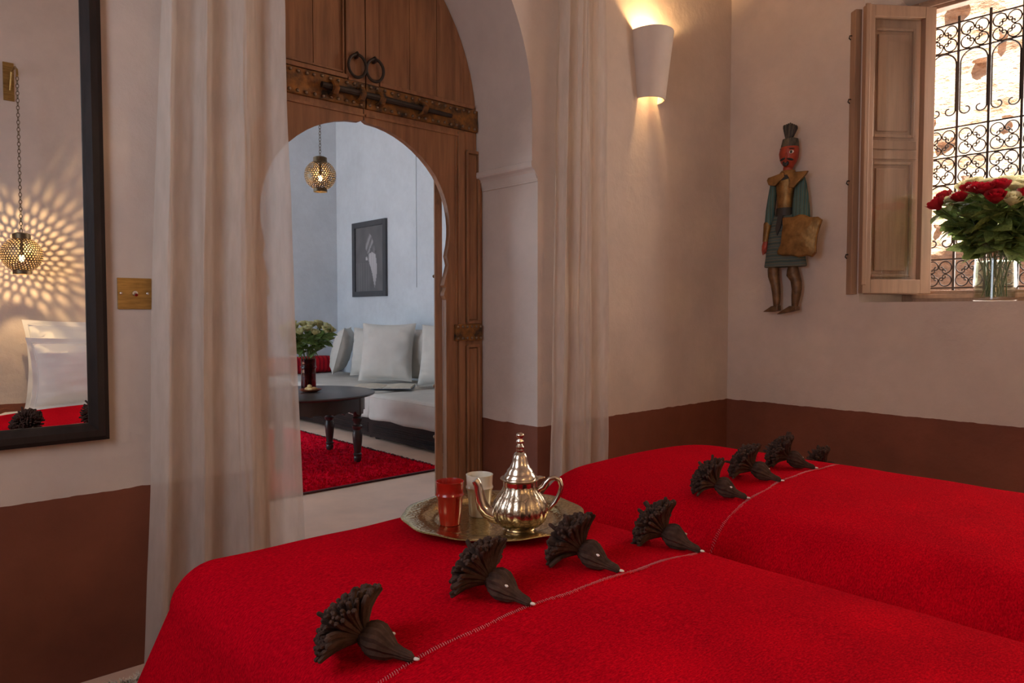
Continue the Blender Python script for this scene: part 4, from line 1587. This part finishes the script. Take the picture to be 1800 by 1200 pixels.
# framed portrait print
pr = thing('framed_portrait', 'black and white photograph of a bearded man in dark frame', 'picture', (XS, hit(652, 520, 0, XS).y, hit(652, 521, 0, XS).z))
py0, py1, pz0, pz1 = hit(622, 395, 0, XS).y, hit(681, 383, 0, XS).y, hit(655, 521, 0, XS).z, hit(651, 388.5, 0, XS).z
for (a, b2, c_, d) in ((py0, py0 - 0.06, pz0, pz1), (py1 + 0.06, py1, pz0, pz1), (py0 - 0.06, py1 + 0.06, pz0, pz0 + 0.06), (py0 - 0.06, py1 + 0.06, pz1 - 0.06, pz1)):
    MB().box(XS - 0.030, XS - 0.001, min(a, b2), max(a, b2), c_, d).build('frame_bar', 'grey_frame', pr, smooth=0, bevel=0.003)


def inside(p, poly):
    x, y = p
    c = False
    for i in range(len(poly)):
        (x1, y1), (x2, y2) = poly[i], poly[i - 1]
        if (y1 > y) != (y2 > y) and x < (x2 - x1) * (y - y1) / (y2 - y1) + x1:
            c = not c
    return c


def shade(u, v):
    """grey value of the printed photograph, u to the right, v down, both 0..1"""
    g = 0.135 + 0.03 * nz((u * 5, v * 5, 0)) + (0.02 if v > 0.55 and u < 0.55 else 0) * (1 + sin(u * 70))
    turban = [(0.50, 0.10), (0.58, 0.15), (0.64, 0.24), (0.60, 0.30), (0.50, 0.40), (0.42, 0.42), (0.36, 0.33), (0.38, 0.22), (0.45, 0.14)]
    face = [(0.52, 0.36), (0.60, 0.28), (0.68, 0.30), (0.70, 0.36), (0.74, 0.40), (0.70, 0.43), (0.60, 0.46), (0.50, 0.46)]
    beard = [(0.47, 0.42), (0.60, 0.40), (0.72, 0.44), (0.75, 0.58), (0.76, 0.72), (0.72, 0.84), (0.68, 0.95), (0.64, 0.84), (0.58, 0.70), (0.48, 0.54)]
    if inside((u, v), turban):
        g = 0.26 + 0.10 * sin((u * 1.2 + v) * 34) + 0.05 * nz((u * 18, v * 18, 1))
    if inside((u, v), face):
        g = 0.15 + 0.10 * nz((u * 13, v * 13, 2))
    if inside((u, v), beard):
        g = 0.48 - 0.26 * max(0, v - 0.55) + 0.09 * sin(u * 90 + v * 7) * 0.6
    if inside((u, v), [(0.36, 0.47), (0.42, 0.46), (0.44, 0.52), (0.37, 0.52)]):
        g = 0.5
    return max(0.02, g)


prn = MB()
NU, NV = 56, 84
ya, yb, za, zb = py0 - 0.06, py1 + 0.06, pz1 - 0.06, pz0 + 0.06
prn.grid(lambda u, v: (XS - 0.012, ya + (yb - ya) * u, za + (zb - za) * v), NU, NV)
pm_, nt_, b_ = nodes_of('portrait_print')
at = nt_.nodes.new('ShaderNodeAttribute')
at.attribute_name = 'print'
nt_.links.new(at.outputs['Color'], b_.inputs['Base Color'])
b_.inputs['Roughness'].default_value = 0.6
po = prn.build('print', pm_, pr, smooth=0, merge=False, recalc=False)
ca = po.data.color_attributes.new('print', 'FLOAT_COLOR', 'POINT')
for j in range(NV + 1):
    for i in range(NU + 1):
        g = shade(i / NU, j / NV)
        ca.data[j * (NU + 1) + i].color = (g, g * 0.97, g * 0.98, 1)


# ------------------------------------------------------------------ roses
def bloom_mesh(name, m, seed, openness=1.0):
    rnd = random.Random(seed)
    mb = MB()
    layers = [(0.007, 0.036, 3, 0.10), (0.013, 0.036, 4, 0.22), (0.019, 0.034, 5, 0.42 * openness), (0.024, 0.030, 5, 0.75 * openness)]
    for li, (r0, hgt, n, flare) in enumerate(layers):
        for k in range(n):
            a0 = 2 * pi * (k + 0.5 * (li % 2)) / n + rnd.uniform(-.15, .15)
            span = 2 * pi / n * 0.68

            def pf(u, v, a0=a0, span=span, r0=r0, hgt=hgt, flare=flare):
                a = a0 + (u - 0.5) * 2 * span * (0.55 + 0.45 * sin(pi * min(1, v * 0.75 + 0.12)))
                r_ = r0 * (0.35 + 0.65 * sin(min(1, v * 1.5) * pi / 2)) + flare * 0.016 * v ** 3
                z = hgt * v - 0.006 * (2 * u - 1) ** 2 * v + 0.004
                return (r_ * cos(a), r_ * sin(a), z)
            mb.grid(pf, 4, 4)
    mb.ell((0, 0, 0.004), (0.010, 0.010, 0.006), 8, 4)
    return mb.mesh(name, M[m], smooth=60, recalc=False)


def leaf_mesh(seed):
    rnd = random.Random(seed)
    bend = rnd.uniform(0.2, 0.6)

    def lf(u, v):
        wdt = 0.42 * sin(pi * min(1, v * 0.93 + 0.05)) ** 0.8 * (1 - 0.25 * v)
        s = 2 * u - 1
        return (v, s * wdt, 0.14 * abs(s) * wdt * 2 - bend * v * v * 0.6)
    return MB().grid(lf, 4, 7).mesh('leaf', M['leaf'], smooth=60, recalc=False)


LEAVES = [leaf_mesh(i) for i in range(4)]
BL = {'red_rose': [bloom_mesh('bloom', 'red_rose', i, 0.6) for i in range(3)],
      'white_rose': [bloom_mesh('bloom', 'white_rose', 10 + i) for i in range(3)],
      'table_rose': [bloom_mesh('bloom', 'table_rose', 20 + i) for i in range(3)]}


def rose(base, neck, head, kind, label, group, rnd, size, nleaf, leaf_s, low=0.35):
    base, neck, head = Vector(base), Vector(neck), Vector(head)
    r_ = thing('rose', label, 'rose', base, group)
    pts = []
    for i in range(9):
        t = i / 8
        p = base * (1 - t) ** 2 + neck * 2 * t * (1 - t) + head * t * t
        pts.append(p - base)
    MB().tube(pts, 0.0028, 5).build('stem', 'stem', r_, False)
    b2 = place('bloom', rnd.choice(BL[kind]), r_, False)
    d = (pts[-1] - pts[-2]).normalized()
    d = (d + Vector((0, 0, 0.5))).normalized()
    b2.rotation_euler = (d.to_track_quat('Z', 'Y').to_matrix().to_4x4() @ Matrix.Rotation(rnd.uniform(0, 6), 4, 'Z')).to_euler()
    b2.location = pts[-1] - d * 0.006 * size
    b2.scale = (size,) * 3
    for k in range(nleaf):
        t = rnd.uniform(low, 0.93)
        p = (base * (1 - t) ** 2 + neck * 2 * t * (1 - t) + head * t * t) - base
        out = Vector((head.x - base.x, head.y - base.y, 0))
        a = math.atan2(out.y, out.x) + rnd.uniform(-1.5, 1.5) if out.length > 0.03 else rnd.uniform(0, 6.28)
        l = place('leaf', rnd.choice(LEAVES), r_, False)
        l.location = p
        l.rotation_euler = (rnd.uniform(-0.7, 0.7), rnd.uniform(-0.75, 0.35), a)
        s = leaf_s * rnd.uniform(0.75, 1.25)
        l.scale = (s, s, s)
    return r_


# window vase and bouquet
rnd = random.Random(5)
vp = Vector((0.105, hit(1748, 528, 0, 0.105).y, 1.160))
vz = thing('glass_vase', 'clear glass vase of red and cream roses on the window sill', 'vase', vp)
MB().lathe([(0.0, 0.0), (0.088, 0.0), (0.092, 0.004), (0.090, 0.10), (0.086, 0.20), (0.086, 0.215), (0.094, 0.225), (0.097, 0.235), (0.095, 0.285), (0.098, 0.29),
            (0.095, 0.29), (0.092, 0.235), (0.083, 0.215), (0.083, 0.20), (0.087, 0.10), (0.088, 0.012), (0.0, 0.010)], 48, vp).build('vase_glass', 'glass', vz, smooth=40)
MB().lathe([(0.0, 0.016), (0.084, 0.016), (0.083, 0.10), (0.080, 0.195), (0.0, 0.195)], 40, vp).build('water', 'water', vz, smooth=40)


def win_pt(px, py, dx):
    return hit(px, py, 0, vp.x + dx)


RED = [(1650, 353, -0.10), (1662, 340, 0.02), (1690, 340, -0.12), (1706, 325, -0.05), (1718, 326, -0.16), (1732, 327, -0.20), (1750, 341, -0.24), (1757, 322, -0.15), (1803, 340, -0.14)]
for px, py, dx in RED:
    h_ = win_pt(px, py + 12, dx)
    b0 = vp + Vector((rnd.uniform(-.045, .045), rnd.uniform(-.045, .045), 0.022))
    nk = vp + Vector(((h_.x - vp.x) * 0.25, (h_.y - vp.y) * 0.32, 0.33))
    rose(b0, nk, h_, 'red_rose', 'red rose drooping furthest out of the glass vase, beside the grille edge' if px == 1650 else 'red rose standing in the glass vase on the window sill', 'red roses in the window vase', rnd, rnd.uniform(1.35, 1.6), 16, 0.10, 0.36)
WHT = [(1676, 345, -0.06), (1712, 316, 0.03), (1735, 316, -0.02), (1748, 318, 0.05), (1770, 314, 0.02), (1782, 322, -0.08), (1795, 318, 0.0), (1815, 322, 0.02), (1830, 335, -0.05), (1700, 322, 0.10),
       (1725, 322, 0.12), (1790, 312, 0.10), (1850, 345, 0.02), (1845, 355, -0.12), (1778, 345, -0.2), (1815, 360, -0.2)]
for px, py, dx in WHT:
    h_ = win_pt(px, py + 12, dx)
    b0 = vp + Vector((rnd.uniform(-.045, .045), rnd.uniform(-.045, .045), 0.022))
    nk = vp + Vector(((h_.x - vp.x) * 0.25, (h_.y - vp.y) * 0.32, 0.33))
    rose(b0, nk, h_, 'white_rose', 'cream rose standing in the glass vase on the window sill', 'cream roses in the window vase', rnd, rnd.uniform(1.2, 1.45), 15, 0.10, 0.36)

# table vase and bouquet
tv = hit(542.5, 683, 2, tz)
tv = Vector((tv.x, tv.y, tz + 0.001))
vt = thing('red_glass_vase', 'ruby red glass vase of cream roses on the round table', 'vase', tv)
MB().lathe([(0.0, 0.0), (0.054, 0.0), (0.057, 0.004), (0.055, 0.08), (0.054, 0.150), (0.056, 0.156), (0.061, 0.160), (0.061, 0.170), (0.056, 0.174), (0.056, 0.225), (0.058, 0.228),
            (0.055, 0.228), (0.053, 0.174), (0.051, 0.155), (0.052, 0.08), (0.053, 0.01), (0.0, 0.008)], 40, tv).build('vase_glass', 'red_glass', vt, smooth=40)
TR = [(528, 581), (553, 582), (572, 578), (580, 577), (540, 576), (562, 572), (520, 572), (548, 569), (534, 568), (574, 570), (510, 578), (500, 575), (515, 568), (560, 567), (505, 585)]
for k, (px, py) in enumerate(TR):
    dd = (tv - CAM).dot(FWD) + (-0.10 if py > 574 else 0.06) + rnd.uniform(-.03, .03)
    h_ = CAM + (FPX * FWD + (px - 900) * RIGHT - (py + 5 - 600) * UP) * (dd / FPX)
    b0 = tv + Vector((rnd.uniform(-.025, .025), rnd.uniform(-.025, .025), 0.014))
    nk = tv + Vector(((h_.x - tv.x) * 0.2, (h_.y - tv.y) * 0.2, 0.33))
    rose(b0, nk, h_, 'table_rose', 'cream rose in the red vase on the round table', 'cream roses on the round table', rnd, rnd.uniform(1.0, 1.25), 8, 0.085, 0.5)

# ================================================================== WALL PUPPET
PXW = -0.055
def pp3(px, py, x=PXW):
    return hit(px, py, 0, x)


pup = thing('wall_puppet', 'carved wooden warrior puppet with red face and brass shield on wall', 'puppet', (0, pp3(1385, 550).y, pp3(1385, 550).z))


def loft(rows, depth, xc=PXW, n=20, k=1.0):
    """rows: (py, left px, right px); elliptical cross sections with depth ratio"""
    mb = MB()
    vs = []
    for py, a, b2 in rows:
        A, B = pp3(a, py, xc), pp3(b2, py, xc)
        c = (A + B) / 2
        hw = (A - B).length / 2
        dp = min(0.05, hw * depth)
        for i in range(n):
            t = 2 * pi * i / n
            vs.append((c.x + dp * sin(t), c.y + hw * cos(t), c.z))
    m = len(rows)
    fs = [(j * n + i, j * n + (i + 1) % n, (j + 1) * n + (i + 1) % n, (j + 1) * n + i) for j in range(m - 1) for i in range(n)]
    fs += [tuple(range(n)), tuple((m - 1) * n + i for i in range(n - 1, -1, -1))]
    return mb.add(vs, fs)


def plate(pxs, x0, x1, bulge=0.0):
    P = [(pp3(a, b2, (x0 + x1) / 2)) for a, b2 in pxs]
    return MB().prism([[(p.y, p.z) for p in P]], YZ, x0, x1)


head = loft([(256, 1376, 1402), (262, 1373, 1403), (270, 1371, 1403), (278, 1372, 1402), (286, 1374, 1399), (292, 1378, 1395), (295, 1380, 1394)], 0.95, n=28).build('head', 'puppet_red', pup, smooth=70)
loft([(288, 1379, 1394), (296, 1377, 1393), (308, 1376, 1394)], 0.8).build('neck', 'puppet_red', pup, smooth=70)
hat = loft([(259, 1374, 1403), (256, 1374.5, 1403), (250, 1376, 1402.5), (245, 1377, 1402), (243.5, 1380, 1398)], 0.95).build('hat', 'puppet_hat', pup, smooth=50)
for k in range(7):
    a = -3 + k
    xb, xt = 1386.5 + a * 1.2, 1389.5 + a * 3.3
    loft([(246, xb - 1.5, xb + 1.5), (238, (xb * .6 + xt * .4) - 2.0, (xb * .6 + xt * .4) + 2.0), (226, xt - 2.6 - (0), xt + 2.4), (219 + abs(a) * 0.8, xt - 2.4, xt + 2.2), (215.5 + abs(a) * 1.4, xt - 0.8, xt + 0.8)], 1.6,
         PXW - 0.004 * (3 - abs(a)), 10).build('plume_feather', 'puppet_hat' if k % 2 else 'puppet_dark', hat, smooth=60)


def spot(px, py, wpx, hpx, m, name, dx, rot=0, th=0.004):
    c = pp3(px, py, PXW - dx)
    s = 0.00335
    mb = MB().ell((0, 0, 0), (th, wpx * s / 2, hpx * s / 2), 14, 8)
    mb.xf(Matrix.Translation(c) @ Matrix.Rotation(rot, 4, 'X'))
    return mb.build(name, m, head, smooth=60)


for px, py, dx, wd_ in ((1391, 266.5, 0.043, 9.5), (1375.5, 268, 0.036, 7)):
    spot(px, py, wd_, 6.0, 'puppet_white', 'eye', dx)
    spot(px - 0.3, py, 4.2, 5, 'puppet_dark', 'pupil', dx + 0.003)
    spot(px, py - 6, wd_ + 3, 1.9, 'puppet_dark', 'eyebrow', dx, R(6))
spot(1382, 273, 4.2, 11, 'puppet_red', 'nose', 0.050, 0, 0.008)
for px, a in ((1389, -18), (1376.5, 22)):
    spot(px, 279.5, 13, 4.0, 'puppet_dark', 'moustache', 0.044, R(-a), 0.006)
spot(1381, 286.5, 11.5, 12, 'puppet_dark', 'beard', 0.036, 0, 0.008)
spot(1381, 283.8, 4.6, 3.6, 'puppet_red', 'mouth', 0.044, 0, 0.005)
loft([(300, 1374, 1397), (310, 1366, 1400), (330, 1365, 1397), (350, 1367, 1393), (367, 1367, 1392), (372, 1366, 1393)], 0.75, PXW).build('breastplate', 'puppet_brass', pup, smooth=50)
loft([(366, 1366, 1393), (374, 1365, 1394), (380, 1364, 1394)], 0.85).build('belt', 'puppet_dark', pup, smooth=50)
plate([(1378, 303), (1365, 308), (1351, 313), (1349, 318), (1352, 326), (1363, 327), (1372, 318), (1380, 311)], PXW - 0.05, PXW - 0.030).build('shoulder_guard', 'puppet_brass', pup, smooth=0, bevel=0.004)
plate([(1384, 306), (1398, 302), (1421, 300), (1416, 308), (1404, 320), (1396, 330), (1388, 329), (1390, 317)], PXW - 0.05, PXW - 0.030).build('shoulder_guard', 'puppet_brass', pup, smooth=0, bevel=0.004)
plate([(1372, 308), (1388, 306), (1389, 312), (1376, 317), (1369, 318)], PXW - 0.045, PXW - 0.036).build('collar', 'puppet_dark', pup, smooth=0, bevel=0.003)
# sleeves
loft([(316, 1356, 1366), (330, 1353.5, 1366), (350, 1350, 1364), (370, 1347, 1362), (392, 1345, 1360), (396, 1346, 1359)], 0.9, PXW).build('sleeve', 'puppet_cloth', pup, smooth=60)
loft([(308, 1400, 1414), (325, 1398, 1418), (345, 1395, 1421), (365, 1393, 1423), (385, 1393, 1424), (395, 1394, 1423)], 0.55, PXW).build('sleeve', 'puppet_cloth', pup, smooth=60)
loft([(391, 1344, 1358.5), (394, 1343, 1358), (410, 1342, 1355), (425, 1341, 1352)], 0.95, PXW).build('gauntlet', 'puppet_brass', pup, smooth=50)
hnd = loft([(424, 1342, 1351), (432, 1339.5, 1350.5), (440, 1339, 1348), (446, 1340, 1345)], 0.7, PXW).build('hand', 'puppet_red', pup, smooth=60)
for k in range(4):
    loft([(438, 1339.2 + k * 2.4, 1341.6 + k * 2.4), (446 - k * 1.2, 1340 + k * 2.0, 1342.2 + k * 2.0), (448.5 - k * 1.6, 1341 + k * 1.8, 1342 + k * 1.8)], 1.2, PXW - 0.012, 8).build('finger', 'puppet_red', hnd, smooth=60)
# skirt with hanging sash, shield, legs
loft([(376, 1362, 1394), (390, 1358, 1402), (410, 1353, 1408), (435, 1349, 1412), (455, 1346, 1416), (467, 1344, 1418), (469, 1345, 1417)], 0.5, PXW).build('skirt', 'puppet_skirt', pup, smooth=60)
plate([(1368, 378), (1376, 378), (1372, 400), (1366, 414), (1363, 402)], PXW - 0.055, PXW - 0.046).build('sash_end', 'puppet_dark', pup, smooth=0, bevel=0.002)
shp = [(1374, 384), (1378, 382), (1393, 381), (1404, 376.5), (1413, 377), (1424, 381.5), (1437, 380.5), (1444.5, 386), (1441, 396), (1436, 412), (1434, 430), (1434, 444), (1427, 451.5), (1418, 449), (1402, 452), (1390, 448.5), (1376, 449.5), (1366, 447), (1365, 442), (1371, 430), (1373, 412), (1375, 396)]
P = [pp3(a, b2, PXW - 0.075) for a, b2 in shp]
cy, cz = sum(p.y for p in P) / len(P), sum(p.z for p in P) / len(P)
shd = MB()
rings = []
for s, dx in ((1.0, 0.0), (1.0, -0.008), (0.94, -0.014), (0.6, -0.022), (0.2, -0.026)):
    rings.append([(PXW - 0.062 + dx, cy + (p.y - cy) * s, cz + (p.z - cz) * s) for p in P])
k = len(P)
shd.add([q for r_ in rings for q in r_], [(j * k + i, j * k + (i + 1) % k, (j + 1) * k + (i + 1) % k, (j + 1) * k + i) for j in range(4) for i in range(k)]
        + [tuple(range(k)), tuple(4 * k + i for i in range(k))])
shd.build('shield', 'puppet_brass', pup, smooth=25)
for rows, nm in (([(466, 1352, 1368), (474, 1350, 1369), (486, 1350.5, 1369.5), (500, 1355, 1371), (515, 1357.5, 1372), (530, 1359, 1371.5), (541, 1360, 1369)], 'leg'),
                 ([(466, 1386, 1402), (475, 1384, 1404), (484, 1383, 1406), (494, 1390, 1408.5), (508, 1392, 1409), (520, 1391.5, 1407), (532, 1391.5, 1404), (541, 1391.5, 1402)], 'leg')):
    loft(rows, 0.8, PXW, 16).build(nm, 'puppet_leg', pup, smooth=50)
for rows in ([(1370, 536), (1370, 546), (1360, 548), (1343, 548), (1350, 543.5), (1358, 538)], [(1403, 538), (1403, 545), (1392, 548), (1367, 552.5), (1376, 546), (1390, 537.5)]):
    plate(rows, PXW - 0.03, PXW + 0.015).build('foot', 'puppet_leg', pup, smooth=0, bevel=0.006)
MB().tube([(PXW + 0.04, pp3(1388, 262).y, pp3(1388, 262).z), (0.0, pp3(1388, 262).y, pp3(1388, 262).z)], 0.004, 6).build('hook', 'iron', pup)

# ================================================================== SHAG RUG
sg = thing('shag_rug', 'cream shaggy rug on the floor between bed and mirror wall', 'rug', (-3.9, -0.8, 0))
MB().box(-4.35, -3.36, -1.7, -0.16, 0.001, 0.015).build('backing', 'shag', sg, smooth=0)
sp = MB()
for i in range(14000):
    x, y = random.uniform(-4.0, -3.37), -0.17 - 0.9 * random.random() ** 1.5
    a = random.uniform(0, 2 * pi)
    l = random.uniform(0.025, 0.055)
    ox, oy = random.uniform(-.022, .022), random.uniform(-.022, .022)
    dx, dy = 0.0022 * cos(a), 0.0022 * sin(a)
    sp.add([(x - dx, y - dy, 0.012), (x + dx, y + dy, 0.012), (x + dx + ox * .6, y + dy + oy * .6, 0.012 + l * 0.7), (x - dx + ox * .6, y - dy + oy * .6, 0.012 + l * 0.7), (x + ox * 1.3, y + oy * 1.3, 0.012 + l * 0.85)],
           [(0, 1, 2, 3), (3, 2, 4)])
tag(sp.build('shag_pile', 'shag', sg, merge=False, recalc=False, smooth=0), kind='stuff')
